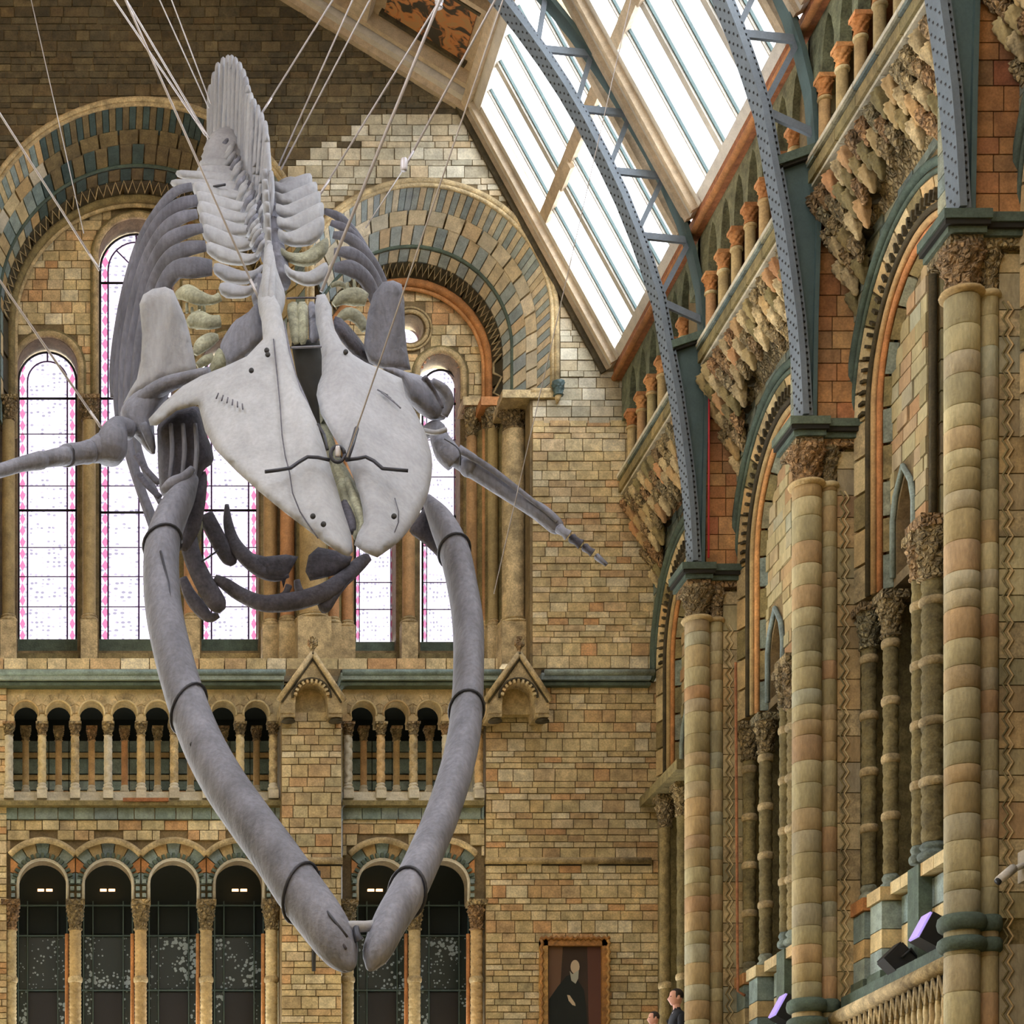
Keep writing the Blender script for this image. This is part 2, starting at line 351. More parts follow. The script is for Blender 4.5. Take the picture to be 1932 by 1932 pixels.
# =============== end wall ===============
LC, RC = (264, 513, 326), (794, 598, 258)      # the two great arches: centre x, centre y, outer radius
SPR = 735
def in_arch(x, y, c, m=3):
    if y <= c[1]: return math.hypot(x-c[0], y-c[1]) < c[2]+m
    return abs(x-c[0]) < c[2]+m and y < SPR+14
def below_roof(x, y):
    ax = abs(x-240)
    if ax <= 650: return y > -213+.62*ax+4
    return y > 190+1.818*(ax-650)+4
def conv_front(x, y): return R3(x, y, 0)
EX = 1246
outer = [(-62-300, 1275), (-685, 690), (-410, 190), (240, -213), (890, 190), (1165, 690), (EX, 690), (EX, 1275)]
hole = [(-62, 1262), (-62, SPR)] + arc(LC[0], LC[1], LC[2], 180, 0, 40)[1:] 
la = math.degrees(math.acos((592-RC[0])/RC[2]))
hole = [p for p in hole if p[0] < 591] + arc(RC[0], RC[1], RC[2], la, 0, 40) + [(1052, SPR), (1000, SPR+8), (1000, 1262)]
wb = plate('wall_back', outer, [hole], conv_front, Vector((0, .35, 0)), 'mortar', kind='structure')
def ok1(x, y):
    if y > 1262 or not below_roof(x, y) or x > EX: return False
    if in_arch(x, y, LC) or in_arch(x, y, RC): return False
    if y > SPR and x < 1003: return False
    if 535 < x < 645 and y > 440 and y < SPR: return False
    return True
bricks(wb, -60, 800, EX, 1262, ok1, conv_front, 'Y', [11, 12, 13, 18, 24], (26, 48), 'brick', 120, seed=33)
bricks(wb, -60, -213, EX, 800, ok1, conv_front, 'Y', [11, 12, 13, 20, 23], (26, 50), 'brickpale', 180, seed=3, pick=lambda r: r[0] > -10 and r[1] > -10 and r[3] < 1262, painted_shade=lambda x, y: y < 219+14*math.sin(x*7.3)*(x < 760) or y < 335-max(0, x-480)*.42+22*math.sin(x*5.1+y*3.7))  # darker bricks paint the roof's shade onto the upper gable
# gable ends in splayed, coloured arch rings
def ring(par, c, r1, d1, r2, d2, a0, a1, n, mats, name, stl=0, str_=0, sn=0, jit=0):
    """voussoirs between radius r1 (depth d1) and r2 (depth d2); sn straight blocks below the centre on each asked side"""
    R = random.Random(n)
    def piece(f, m):
        vs = []
        for (rr, dd, u) in ((r1, d1, 0), (r2, d2, 0), (r2, d2, 1), (r1, d1, 1)):
            x, y = f(rr, u); vs.append(R3(x, y, dd))
        vs += [p+Vector((0, .14, 0)) for p in vs]
        x, y = f((r1+r2)/2, .5)
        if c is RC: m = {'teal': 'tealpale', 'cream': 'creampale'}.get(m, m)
        if c is LC and y < 330+R.uniform(-8, 8) and x > 75: m = {'teal': 'tealshade', 'cream': 'creamshade', 'pale': 'creamshade'}.get(m, m)  # shade under the roof painted into the left arch's top stones
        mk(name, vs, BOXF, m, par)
    for i in range(n):
        t0 = a0+(a1-a0)*(i+.05)/n; t1 = a0+(a1-a0)*(i+.95)/n
        piece(lambda rr, u: (c[0]+rr*math.cos(math.radians(t0+(t1-t0)*u)), c[1]-rr*math.sin(math.radians(t0+(t1-t0)*u))), mats[i % len(mats)] if not jit or R.random() > jit else mats[(i+1) % len(mats)])
    for side in (([1] if str_ else [])+([-1] if stl else [])):
        for i in range(sn):
            ya = c[1]+(SPR-c[1])*(i+.05)/sn; yb = c[1]+(SPR-c[1])*(i+.95)/sn
            piece(lambda rr, u: (c[0]+side*rr, ya+(yb-ya)*u), mats[(i+1) % len(mats)])
def arcpath(c, r, d, a0, a1, n, left=False, right=False):
    p = [R3(x, y, d) for x, y in arc(c[0], c[1], r, a0, a1, n)]
    if left: p = p+[R3(c[0]-r, SPR, d)]
    if right: p = [R3(c[0]+r, SPR, d)]+p
    return p
def great_arch(name, c, offs, a1, left):
    t = tag(bpy.data.objects.new(name, None), kind='structure'); COL.objects.link(t); BASE[t] = Vector((0, 0, 0))
    r = c[2]; o = offs
    for q, (dr, w) in enumerate(((-1, .05), (-9, .035))):
        sweep('label_mould', arcpath(c, r+dr-2, -.03, 0, a1, 44, left, True), w, 'buff', t)
    k = r/258
    # solid splayed masonry behind the separate blocks
    pr = [(r+3, .12), (r-o[0], .56), (r-o[1], .74), (r-o[2], 1.1), (r-o[3], 1.4), (r-o[4]+4, 1.72), (r-o[4]-14, 1.8), (r+3, 2.0)]
    prof = [(c[0]+1, SPR)]; path = ([('s', 1, SPR)] if True else [])+[('a', a1*i/40, 0) for i in range(41)]+([('s', -1, SPR)] if left else [])
    secs = [[R3(c[0]+(q[1]*rr if q[0] == 's' else rr*math.cos(math.radians(q[1]))), (q[2] if q[0] == 's' else c[1]-rr*math.sin(math.radians(q[1]))), dd) for rr, dd in pr] for q in path]
    vv, ff = loft(secs); mk('backing_masonry', vv, ff, 'mortar', t)
    ring(t, c, r-12, .02, r-o[0], .42, 0, a1, int(50*k*a1/150), ['teal', 'cream'], 'thin_voussoir', left, True, 9, .12)
    ring(t, c, r-o[0]-.5, .42, r-o[1], .60, 0, a1, int(16*k*a1/150), ['cream', 'cream', 'pale'], 'plain_voussoir', left, True, 4)
    ring(t, c, r-o[1]-.5, .62, r-o[2], .96, 0, a1, int(25*k*a1/150), ['teal', 'cream'], 'broad_voussoir', left, True, 5, .1)
    sweep('roll_mould', arcpath(c, r-o[2]-1, .97, 0, a1, 44, left, True), .03, 'tealdk', t)
    ring(t, c, r-o[2]-3, 1.02, r-o[3], 1.25, 0, a1, int(25*k*a1/150), ['cream', 'teal'], 'inner_voussoir', left, True, 5)
    ring(t, c, r-o[3]-.5, 1.27, r-o[4], 1.56, 0, a1, int(12*k), ['zig'], 'soffit_block', left, True, 3)
    # raised chevrons on the dark soffit
    pts = []; n = int(76*k); rm = r-(o[3]+o[4])/2
    for i in range(n+1):
        a = math.radians(a1*i/n); rr = rm+(5.5 if i % 2 else -5.5); pts.append(R3(c[0]+rr*math.cos(a), c[1]-rr*math.sin(a), 1.38+(-.1 if i % 2 else .1)))
    if True:
        n2 = 7; pts = [R3(c[0]+rm+(5.5 if i % 2 else -5.5), SPR-(SPR-c[1])*i/n2, 1.38+(-.1 if i % 2 else .1)) for i in range(n2)]+pts
    sweep('chevron_mould', pts, .022, 'buff', t, n=5)
    sweep('inner_roll', arcpath(c, r-o[4]-4, 1.6, 0, a1, 44, left, True), .07, 'orange' if c is RC else 'olive', t)
    sweep('inner_roll', arcpath(c, r-o[4]-13, 1.66, 0, a1, 44, left, True), .04, 'orange' if c is RC else 'buff', t)
    return t
great_arch('trim_1', LC, (26, 40, 56, 64, 74), 180, True)
great_arch('trim_2', RC, (27, 43, 60, 71, 86), 150, False)
# tympanum wall with its windows, 1.75 m behind the face
TD = 1.78
def conv_t(x, y): return W(x, y, D+TD)
def lancet(x0, x1, top, bot, n=14):
    r = (x1-x0)/2; return [(x0, bot)]+arc((x0+x1)/2, top+r, r, 180, 0, n)+[(x1, bot)]
WIN = [(33, 146, 637, 1228), (187, 327, 413, 1228), (380, 488, 637, 1228), (668, 747, 668, 1228), (793, 868, 668, 1228)]
holes = [lancet(*w) for w in WIN]+[[(774+25*math.cos(a*math.pi/12), 620+27*math.sin(a*math.pi/12)) for a in range(24)]]
wt = plate('wall_back', [(-110, 1264), (-110, 205), (1000, 205), (1000, 1264)], holes, conv_t, Vector((0, .5, 0)), 'mortar', kind='structure')
def ok2(x, y):
    k = .949
    xl, yl = CX+(LC[0]-CX)*k, HY-(HY-LC[1])*k; xr, yr = CX+(RC[0]-CX)*k, HY-(HY-RC[1])*k
    inl = (math.hypot(x-xl, y-yl) < 256*k if y < yl else abs(x-xl) < 256*k); inr = (math.hypot(x-xr, y-yr) < 178*k if y < yr else abs(x-xr) < 178*k)
    if not (inl or inr): return False
    for (a, b, t, bo) in WIN:
        r = (b-a)/2+12; cx = (a+b)/2
        if abs(x-cx) < r and y > t+(b-a)/2: return False
        if math.hypot(x-cx, y-t-(b-a)/2) < r: return False
    if math.hypot(x-774, y-620) < 40: return False
    return True
bricks(wt, -60, 205, 990, 790, ok2, conv_t, 'Y', [14, 19, 22], (24, 42), 'brick', 260, seed=5)
WN = 0
def glass_window(x0, x1, top, bot, nbars, yb, round_=False):
    """leaded light: glass, stone hood, lead bars"""
    global WN; WN += 1
    g = D+2.2; k = (D+TD)/g
    t = root('window_%d' % WN, W((x0+x1)/2, bot-30, g), kind='structure')
    if round_:
        cx, cy, r = (x0+x1)/2, top, (x1-x0)/2; loop = [(cx+r*math.cos(a*math.pi/16), cy+r*math.sin(a*math.pi/16)) for a in range(32)]
    else: loop = lancet(x0, x1, top, bot, 20)
    c = W(sum(p[0] for p in loop)/len(loop), sum(p[1] for p in loop)/len(loop), g)
    v = [W(px, py, g) for px, py in loop]; o = mk('glass', v, [tuple(range(len(v)))], 'stained', t)
    uv = o.data.uv_layers.new(name='UVMap'); hw = (x1-x0)/2
    for i, l in enumerate(o.data.loops):
        px, py = loop[l.vertex_index]; uv.data[i].uv = ((px-(x0+x1)/2)/hw, py/22)
    return t, g
GW = [(34, 145, 664, 1206), (188, 326, 441, 1206), (381, 487, 664, 1206), (669, 746, 697, 1211), (796, 866, 697, 1211)]
def rod(name, pts, r, mat, par, n=6): return sweep(name, pts, r, mat, par, n=n)
for i, (x0, x1, top, bot) in enumerate(GW):
    t, g = glass_window(x0, x1, top, bot, 0, 0)
    gf = g-.03; r = (x1-x0)/2; cx = (x0+x1)/2
    ys = [752, 963, ] if i in (0, 2) else ([534, 752, 967] if i == 1 else [762, 975])
    for y in ys: rod('glazing_bar', [W(x0, y, gf), W(x1, y, gf)], .022, 'black', t)
    for y in [819, 917, 1033, 1088, 1145] if i < 3 else [830, 900, 1030, 1099, 1150]: rod('glazing_bar', [W(x0, y, gf), W(x1, y, gf)], .009, 'lead', t)
    if i < 3:
        ins = 18 if i != 1 else 16; rr = r-ins
        path = [W(x0+ins, bot, gf)]+[W(px, py, gf) for px, py in arc(cx, top+r, rr, 180, 0, 18)]+[W(x1-ins, bot, gf)]
        rod('glazing_bar', path, .014, 'lead', t)
        rod('glazing_bar', [W(cx, top, gf), W(cx, top+ins, gf)], .014, 'lead', t)
        if i == 1:
            rod('glazing_bar', [W(262, 534, gf), W(262, bot, gf)], .014, 'lead', t)
            for a in (45, 135): rod('glazing_bar', [W(cx+rr*math.cos(math.radians(a)), top+r-rr*math.sin(math.radians(a)), gf), W(cx, top+r, gf)], .012, 'lead', t)
    else:
        rod('glazing_bar', [W(x0+9, bot, gf), W(x0+9, top+r, gf)], .008, 'lead', t); rod('glazing_bar', [W(x1-9, bot, gf), W(x1-9, top+r, gf)], .008, 'lead', t)
    rod('frame', [W(x0+1, bot, gf)]+[W(px, py, gf) for px, py in arc(cx, top+r, r-1, 180, 0, 20)]+[W(x1-1, bot, gf)], .02, 'black', t)
    a0, a1, tt, bb = WIN[i]; R_ = (a1-a0)/2
    for q, (dr, w) in enumerate(((7, .055), (13, .03))):
        rod('hood_mould', [W(a0-dr, 752, D+TD-.04)]+[W(px, py, D+TD-.04) for px, py in arc((a0+a1)/2, tt+R_, R_+dr, 180, 0, 22)]+[W(a1+dr, 752, D+TD-.04)], w, 'buff' if q == 0 else 'olive', t, 8)
    if i > 2:
        for a in range(9):
            an = math.radians(20+17.5*a); rod('red_tooth', [W((a0+a1)/2+(R_-1)*math.cos(an), tt+R_-(R_-1)*math.sin(an), D+TD+.1), W((a0+a1)/2+(R_+4)*math.cos(an), tt+R_-(R_+4)*math.sin(an), D+TD-.03)], .03, 'orange', t)
    boxpx('window_sill', a0-2, 1206 if i < 3 else 1211, a1+2, 1232, 1.95, .5, 'tealdk', t)
    boxpx('sill_slope', a0-2, 1232, a1+2, 1248, 1.6, .5, 'olive', t)
t, g = glass_window(757, 791, 640, 0, 0, 0, True)
for q in (33, 40): rod('hood_mould', [W(774+q*math.cos(a*math.pi/16), 620+q*math.sin(a*math.pi/16), D+TD-.05) for a in range(33)], .035 if q == 33 else .02, 'buff', t)
# splayed jamb masses behind the shafts
def prism(name, plan, y0, y1, mat, par=None, kind=None):
    z0, z1 = EYE+(HY-y1)/120, EYE+(HY-y0)/120
    lo = [Vector((W(px, 0, D+d).x, D+d, z0)) for px, d in plan]; hi = [Vector((p.x, p.y, z1)) for p in lo]
    n = len(lo); f = [tuple(range(n-1, -1, -1)), tuple(range(n, 2*n))]+[(i, (i+1) % n, (i+1) % n+n, i+n) for i in range(n)]
    return mk(name, lo+hi, f, mat, par, kind=kind)
prism('wall_back', [(1001, .3), (985, .62), (945, .95), (905, 1.3), (874, 1.75), (874, 2.2), (1001, 2.2)], 740, 1262, 'olive', kind='structure')
prism('wall_back', [(492, 2.2), (492, 1.7), (512, 1.45), (545, 1.1), (566, .8), (615, .8), (636, 1.1), (660, 1.5), (664, 2.2)], 735, 1262, 'olive', kind='structure')
prism('wall_back', [(-70, .3), (-40, .9), (0, 1.3), (28, 1.75), (28, 2.2), (-70, 2.2)], 740, 1262, 'olive', kind='structure')
for (a, b) in ((150, 186), (332, 378), (750, 789)): prism('wall_back', [(a+2, 1.75), (b-2, 1.75), (b-2, 1.95), (a+2, 1.95)], 735, 1250, 'olive', kind='structure')
# nook shafts: px centre, px width, depth, y of base, top of capital
def zpx(py, d): return (HY-py)*(D+d)/F
def nook(px, w, d, ytop, ybase, ybot, label, group=None, caph=36, style='plain', ms='ochre', rings=(), cap_r=1.5, cb='buff'):
    s = (D+d)/F; X = (px-CX)*s
    c = column('nook_shaft', label, group, X, D+d, zpx(ybot, d), zpx(ytop, d), w/2*s, style, (ms, 'carved', cb), caph*s, 14*s, plinth=(ybot-ybase-14)*s if ybot-ybase > 20 else 0, rings=rings, cap_r=cap_r)
    return c
G1 = 'tall shafts between the stained glass windows'
nook(16, 24, 1.25, 752, 1160, 1250, 'tall plain stone shaft left of the leftmost stained glass window')
nook(168, 25, 1.5, 752, 1160, 1250, 'tall plain stone shaft between the two leftmost stained glass windows')
nook(360, 26, 1.5, 752, 1160, 1250, 'tall stone shaft behind the upper left jawbone, between two windows')
nook(771, 24, 1.5, 752, 1165, 1250, 'tall plain shaft between the two narrow windows right of the skull')
for px, w, d, yb, lb in ((510, 26, 1.2, 1170, 'outermost left shaft of the cluster behind the hanging throat bones'), (542, 27, .9, 1164, 'second shaft from the left in the cluster behind the throat bones'), (629, 22, .9, 1166, 'thin shaft just right of the thick middle shaft behind the throat bones'), (655, 22, 1.25, 1172, 'outermost right shaft of the cluster behind the throat bones')):
    nook(px, w, d, 750, yb, 1262, lb)
nook(590, 50, .55, 750, 1160, 1262, 'thick middle shaft of the cluster above the left gabled niche')
nook(890, 20, 1.4, 762, 1172, 1262, 'slim orange shaft nearest the right edge of the rightmost stained window', caph=52)
nook(914, 9, 1.25, 762, 1172, 1262, 'very thin colonnette between two shafts right of the windows', caph=40)
nook(930, 20, 1.0, 762, 1170, 1262, 'second thickest shaft in the cluster left of the plain brick wall', caph=40)
nook(969, 44, .5, 762, 1168, 1262, 'thick shaft with carved capital above the right gabled niche', caph=44, ms='buff', cap_r=1.25)
# impost, boss
t = root('trim_3', (0, 0, 0), kind='structure')
sweep('impost_mould', [R3(1000, 742, -.02), R3(1048, 742, -.02)], .07, 'buff', t)
boxpx('impost_block', 874, 748, 906, 764, 1.25, .5, 'buff', t); boxpx('impost_block', 908, 748, 946, 764, .85, .6, 'orange', t); boxpx('impost_block', 944, 750, 1002, 766, .3, .6, 'buff', t); boxpx('impost_mould', 948, 735, 1050, 750, -.08, .4, 'buff', t)
boxpx('impost_block', 500, 735, 662, 750, .4, 1.3, 'buff', t)
boss = root('carved_boss', R3(1050, 742, -.1), 'small dark carved head boss at the right end of the arch moulding', 'boss')
inst('head', unit('capital', ucap, 'irondk'), R3(1050, 754, -.12), (.1, .1, .22), boss)
sweep('tail', [R3(1050, 750, -.12), R3(1049, 766, -.05)], [.07, .01], 'buff', boss)
# bricks beneath windows and the string courses
t = root('trim_4', (0, 0, 0), kind='structure')
x = -70; R = random.Random(4)
while x < 940:
    w = R.uniform(34, 60); x2 = min(x+w, 940)
    boxpx('course_block', x+1, 1242, x2-1, 1262, .15, .5, 'brick', t); x = x2
def string(name, xa, xb, y, prof, mats, par):
    for (y0, y1, pr), m in zip(prof, mats): boxpx(name, xa, y+y0, xb, y+y1, -pr, .3+pr, m, par)
t = root('trim_5', (0, 0, 0), kind='structure')
for (a, b) in ((-80, 536), (643, 940), (1022, 1228)):
    string('string_course', a, b, 1264, [(0, 5, .05), (5, 18, .2), (18, 23, .08), (23, 29, .14), (29, 33, .02)], ['dark', 'teal', 'dark', 'tealdk', 'dark'], t)
    sweep('roll', [R3(a, 1277, -.2), R3(b, 1277, -.2)], .05, 'teal', t)
sweep('roll', [R3(1226, 1290, -.1), R3(1230, 1282, -.1), R3(1232, 1180, -.1), R3(1240, 1090, -.1), R3(1262, 1020, -.1)], .035, 'tealdk', t)
# lower walls
def lowwall(x0, x1, y0, y1, d, seed, mat='brick', single=300, th=.35):
    a, b = W(x0, y1, D+d), W(x1, y0, D+d)
    w = box('wall_back', (a.x, D+d, a.z), (b.x, D+d+th, b.z), 'mortar'); w['kind'] = 'structure'
    bricks(w, x0, y0, x1, y1, lambda x, y: True, lambda x, y: W(x, y, D+d), 'Y', [11, 12, 13, 18, 24], (26, 46), mat, single, seed=seed, gap=1.8)
    return w
w_ = lowwall(916, 1246, 1290, 1990, 0, 11)
lowwall(-150, 13, 1290, 1990, 0, 13, single=60)
lowwall(531, 644, 1345, 1990, -.25, 12, th=.5)
t = root('trim_6', (0, 0, 0), kind='structure')
for a, b, d in ((916, 1228, 0), (531, 646, -.25)):
    s = (D+d); sweep('string_roll', [W(a, 1624, s-.05), W(b, 1624, s-.05)], .055, 'buff', t); boxpx('string_course', a, 1628, b, 1633, d-.03, .1, 'dark', t)
# gabled niches
def gablet(cx, label):
    g = root('gabled_niche', R3(cx, 1362, -.3), label, 'niche')
    d = -.55
    out = [(cx-34, 1345), (cx-61, 1345), (cx-61, 1325), (cx, 1240), (cx+56, 1325), (cx+56, 1345), (cx+30, 1345)]+arc(cx-2, 1316, 30, 0, 180, 12)
    plate('gable', out, [], lambda x, y: W(x, y, D+d), Vector((0, .5, 0)), 'buff', g)
    for s, ex in ((-1, -65), (1, 60)):
        sweep('coping', [W(cx, 1232, D+d-.04), W(cx+ex, 1322, D+d-.04)], .045, 'buff', g, n=6)
        sweep('coping', [W(cx, 1240, D+d-.02), W(cx+ex*.92, 1324, D+d-.02)], .03, 'zig', g, n=6)
    for ex in (-46, 43):
        boxpx('post', cx+ex-13, 1325, cx+ex+13, 1352, d+.02, .45, 'buff', g)
        inst('corbel_foot', unit('bell', ubell, 'zig'), W(cx+ex, 1362, D+d+.14), (.11, .11, .12), g)
    for a in range(11):
        an = math.radians(12+15.6*a); inst('tooth', unit('box', ubox, 'cream'), W(cx-2+31*math.cos(an), 1316-31*math.sin(an), D+d-.03), (.035, .06, .05), g, rot=(0, math.pi/2-an, 0))
    sweep('arch_mould', [W(x, y, D+d-.03) for x, y in arc(cx-2, 1316, 36, 0, 180, 16)], .02, 'zig', g, n=6)
    boxpx('niche_back', cx-34, 1284, cx+32, 1348, -.2, .15, 'brick', g)
    sweep('finial', [W(cx-1, 1240, D+d), W(cx-1, 1226, D+d), W(cx, 1218, D+d), W(cx-1, 1210, D+d), W(cx, 1202, D+d)], [.04, .03, .07, .03, .05], 'carved', g)
    for s in (-1, 1): sweep('finial_leaf', [W(cx, 1224, D+d), W(cx+s*7, 1216, D+d-.03), W(cx+s*8, 1207, D+d)], [.02, .03, .01], 'carved', g, n=6)
gablet(590, 'gabled stone niche with finial under the middle shaft cluster')
gablet(980, 'gabled stone niche with finial at the left end of the plain brick wall')
# upper gallery arcade
def gallery(xs, xa, xb, tagword, first_front):
    r = 23; loop = [(xa, 1294), (xb, 1294), (xb, 1362)]
    for c in sorted(xs, reverse=True):
        loop += arc(c, 1346, r, -25, 205, 14)
    loop = loop[:3]+[p for p in loop[3:]]+[(xa, 1362)]
    pl = plate('wall_back', loop, [], lambda x, y: W(x, y, D+.05), Vector((0, .3, 0)), 'cream', kind='structure')
    for c in xs:
        for i in range(6):
            a0, a1 = math.radians(i*30+1.5), math.radians(i*30+28.5)
            ro = lambda a: min(39, 30.4/max(.01, abs(math.cos(a))))
            vs = [W(c+rr*math.cos(a), 1346-rr*math.sin(a), D+.03) for rr, a in ((26, a0), (ro(a0), a0), (ro(a1), a1), (26, a1))]
            mk('voussoir', vs+[p+Vector((0, .1, 0)) for p in vs], BOXF, 'buff', pl)
        sweep('arch_mould', [W(x, y, D+.0) for x, y in arc(c, 1346, 24.5, -10, 190, 16)], .018, 'cream', pl, n=6)
    for c in [xs[0]-31]+[x+31 for x in xs]: boxpx('impost_block', max(xa, c-8.5), 1348, min(xb, c+8.5), 1366, .0, .3, 'cream', pl)
    # floor, teal band, back passage
    t = root('trim_7', (0, 0, 0), kind='structure')
    boxpx('gallery_floor', xa, 1505, xb, 1512, -.02, 2.2, 'pale', t)
    boxpx('ledge', xa, 1510, xb, 1519, -.16, .5, 'olive', t)
    x = xa; Rr = random.Random(9)
    while x < xb-2:
        x2 = min(x+Rr.uniform(30, 46), xb); boxpx('teal_tile', x+.8, 1521, x2-.8, 1545, -.01, .3, 'teal', t); x = x2
    pw = box('wall_back', tuple(W(xa-60, 1520, D+1.8)), tuple(W(xb+60, 1290, D+1.8)+Vector((0, .2, 0))), 'void'); pw['kind'] = 'structure'
    for y, m in ((1398, 'teal'), (1420, 'cream'), (1432, 'teal'), (1462, 'cream'), (1474, 'teal'), (1492, 'ochre')):
        x = xa-20; h = {1398: 20, 1420: 9, 1432: 27, 1462: 9, 1474: 16, 1492: 14}[y]
        while x < xb+20:
            x2 = x+38; boxpx('passage_block', x+.8, y, x2-.8, y+h, 1.74, .08, m, pw); x = x2
    boxpx('passage_ceiling', xa-40, 1292, xb+40, 1300, .3, 1.7, 'void', t)
    return t
XL = [48.5+62.2*i for i in range(8)]; XR = [686+62 * i for i in range(4)]
gallery(XL, -40, 531, 'left', 0); gallery(XR, 646, 914, 'right', 0)
Rt = random.Random(21)
def arcade_cols(fronts, backs, side):
    for i, px in enumerate(fronts):
        st = 'twist' if i % 2 or i > 2 else 'twist'
        nook(px, 15, -.02, 1364, 1478, 1508, '%s spiral-carved front column from the left in the %s upper arcade' % (ORD[i].capitalize(), side), 'carved columns of the upper arcade', caph=20, style=st, ms=['pale', 'cream', 'buff'][i % 3], cap_r=1.5, cb='pale')
    for i, px in enumerate(backs):
        nook(px, 12.5, .62, 1372, 1482, 1504, '%s smooth inner column from the left behind the %s upper arcade' % (ORD[i].capitalize(), side), 'smooth inner columns of the upper arcade', caph=22, ms='ochre', cap_r=1.6, cb='pale')
        boxpx_ = W(px, 1350, D+.62)
arcade_cols([17+62.3*i for i in range(9)], [48.5+62.2*i for i in range(8)], 'left')
arcade_cols([657+61.5*i for i in range(5)], [686+62*i for i in range(4)], 'right')
def slabs(xa, xb, fronts):
    t = root('trim_8', (0, 0, 0), kind='structure')
    for a, b in zip(fronts[:-1], fronts[1:]): boxpx('parapet_slab', a+9, 1494, b-9, 1512, .1, .5, 'pale', t)
slabs(0, 531, [17+62.3*i for i in range(9)]); slabs(0, 0, [657+61.5*i for i in range(5)])
cl = root('draped_cloth', W(270, 1512, D-.2), 'small red-brown cloth strip lying on the upper gallery ledge', 'cloth')
boxpx('strip', 232, 1505, 318, 1511, -.2, .1, 'redwood', cl)
# lower arcade
def lower(xs, xa, xb, side, sp=61.7):
    y0 = 1668; r = 46
    loop = [(xa, 1546), (xb, 1546), (xb, 1700)]
    for c in sorted(xs, reverse=True): loop += [(c+r, 1700)]+arc(c, y0, r, 0, 180, 18)+[(c-r, 1700)]
    loop += [(xa, 1700)]
    pl = plate('wall_back', loop, [], lambda x, y: W(x, y, D+.08), Vector((0, .35, 0)), 'mortar', kind='structure')
    def okl(x, y):
        if y > 1700: return False
        return all(math.hypot(x-c, y-y0) > 87 for c in xs)
    bricks(pl, xa, 1546, xb, 1660, okl, lambda x, y: W(x, y, D+.06), 'Y', [13, 19, 22], (28, 46), 'brick', 80, seed=31)
    for c in xs:
        lim = math.degrees(math.acos(min(1, (sp-1)/80)))
        n = 9
        for i in range(n):
            a0, a1 = 180*(i+.04)/n, 180*(i+.96)/n
            def ro(a):
                q = abs(math.cos(math.radians(a))); return min(79, (sp-1)/q if q > .01 else 79)
            am = (a0+a1)/2
            vs = [W(c+rr*math.cos(math.radians(a)), y0-rr*math.sin(math.radians(a)), D+.03) for rr, a in ((49, a0), (ro(a0), a0), (ro(am), am), (ro(a1), a1), (49, a1), (49.3, am))]
            nf = [tuple(range(6)), tuple(range(11, 5, -1))]+[(k, k+6, (k+1) % 6+6, (k+1) % 6) for k in range(6)]
            mk('voussoir', vs+[p+Vector((0, .1, 0)) for p in vs], nf, 'teal' if i % 2 == 0 else ['ochre', 'orange', 'cream'][i % 3], pl)
        for k in range(17):
            an = math.radians(8+164*k/16); inst('dentil', unit('box', ubox, 'tealdk'), W(c+54*math.cos(an), y0-54*math.sin(an), D+.0), (.045, .06, .075), pl, rot=(0, math.pi/2-an, 0))
        sweep('arch_mould', [W(c+r+1, 1700, D)]+[W(x, y, D) for x, y in arc(c, y0, r+1, 0, 180, 20)]+[W(c-r-1, 1700, D)], .026, 'pale', pl, n=6)
        sweep('label_mould', [W(x, y, D-.06) for x, y in arc(c, y0, 83, 42, 138, 18)], .05, 'buff', pl, n=8)
        for s in (-1, 1):
            for q in range(3): inst('dentil', unit('box', ubox, 'teal'), W(c+s*(sp-6), 1690-13*q, D+.0), (.06, .1, .06), pl)
    return pl
LX = [80.5+123.5*i for i in range(4)]; RX = [721, 838]
lower(LX, -42, 531, 'left'); lower(RX, 646, 914, 'right', 58.5)
def lowcol(px, w, label, d=.1):
    s = (D+d)/F
    c = column('arcade_column', label, 'patterned columns of the lower arcade', (px-CX)*s, D+d, zpx(2010, d), zpx(1700, d), w/2*s, 'twist', ('cream', 'carved', 'buff'), 46*s, 12*s, rings=[zpx(1855, d)], cap_r=1.55)
    sweep('side_roll', [W(px-w*.72, 1762, D+d+.06), W(px-w*.72, 2010, D+d+.06)], .03, 'orange', c, n=6)
for i, px in enumerate([20, 142, 265.5, 389, 512]): lowcol(px, 22, '%s patterned column from the left in the lower left arcade' % ORD[i].capitalize())
for px, lb in ((656, 'Patterned column of the lower right arcade just right of the left brick pilaster'), (782, 'Patterned column between the two lower right arches'), (899, 'Patterned column at the right end of the lower right arcade, beside brick wall')): lowcol(px, 22, lb)
# dark glazed screens behind the lower arches
for side, xs, hw in (('left', LX, 62), ('right', RX, 59)):
    for i, c in enumerate(xs):
        WN += 1; t = root('window_%d' % WN, W(c, 1990, D+.9), kind='structure')
        d = .95
        boxpx('pane', c-hw-6, 1600, c+hw+6, 2010, d+.06, .05, 'void', t)
        for (a, b) in ((-44, -30), (-27, 27), (30, 44)):
            boxpx('pane', c+a, 1768, c+b, 1866, d+.02, .03, 'darkglass', t)
            if a != -27: boxpx('pane', c+a, 1870, c+b, 2000, d+.02, .03, 'darkglass', t)
        boxpx('pane', c-27, 1712, c+27, 1762, d+.02, .03, 'void', t); boxpx('pane', c-27, 1872, c+27, 2000, d+.02, .03, 'black', t)
        for x in (-46, -28.5, 28.5, 46): boxpx('mullion', c+x-1, 1700, c+x+1, 2005, d-.02, .06, 'irondk', t)
        for y in (1708, 1765, 1868): boxpx('glazing_bar', c-50, y-1, c+50, y+1, d-.03, .06, 'irondk', t)
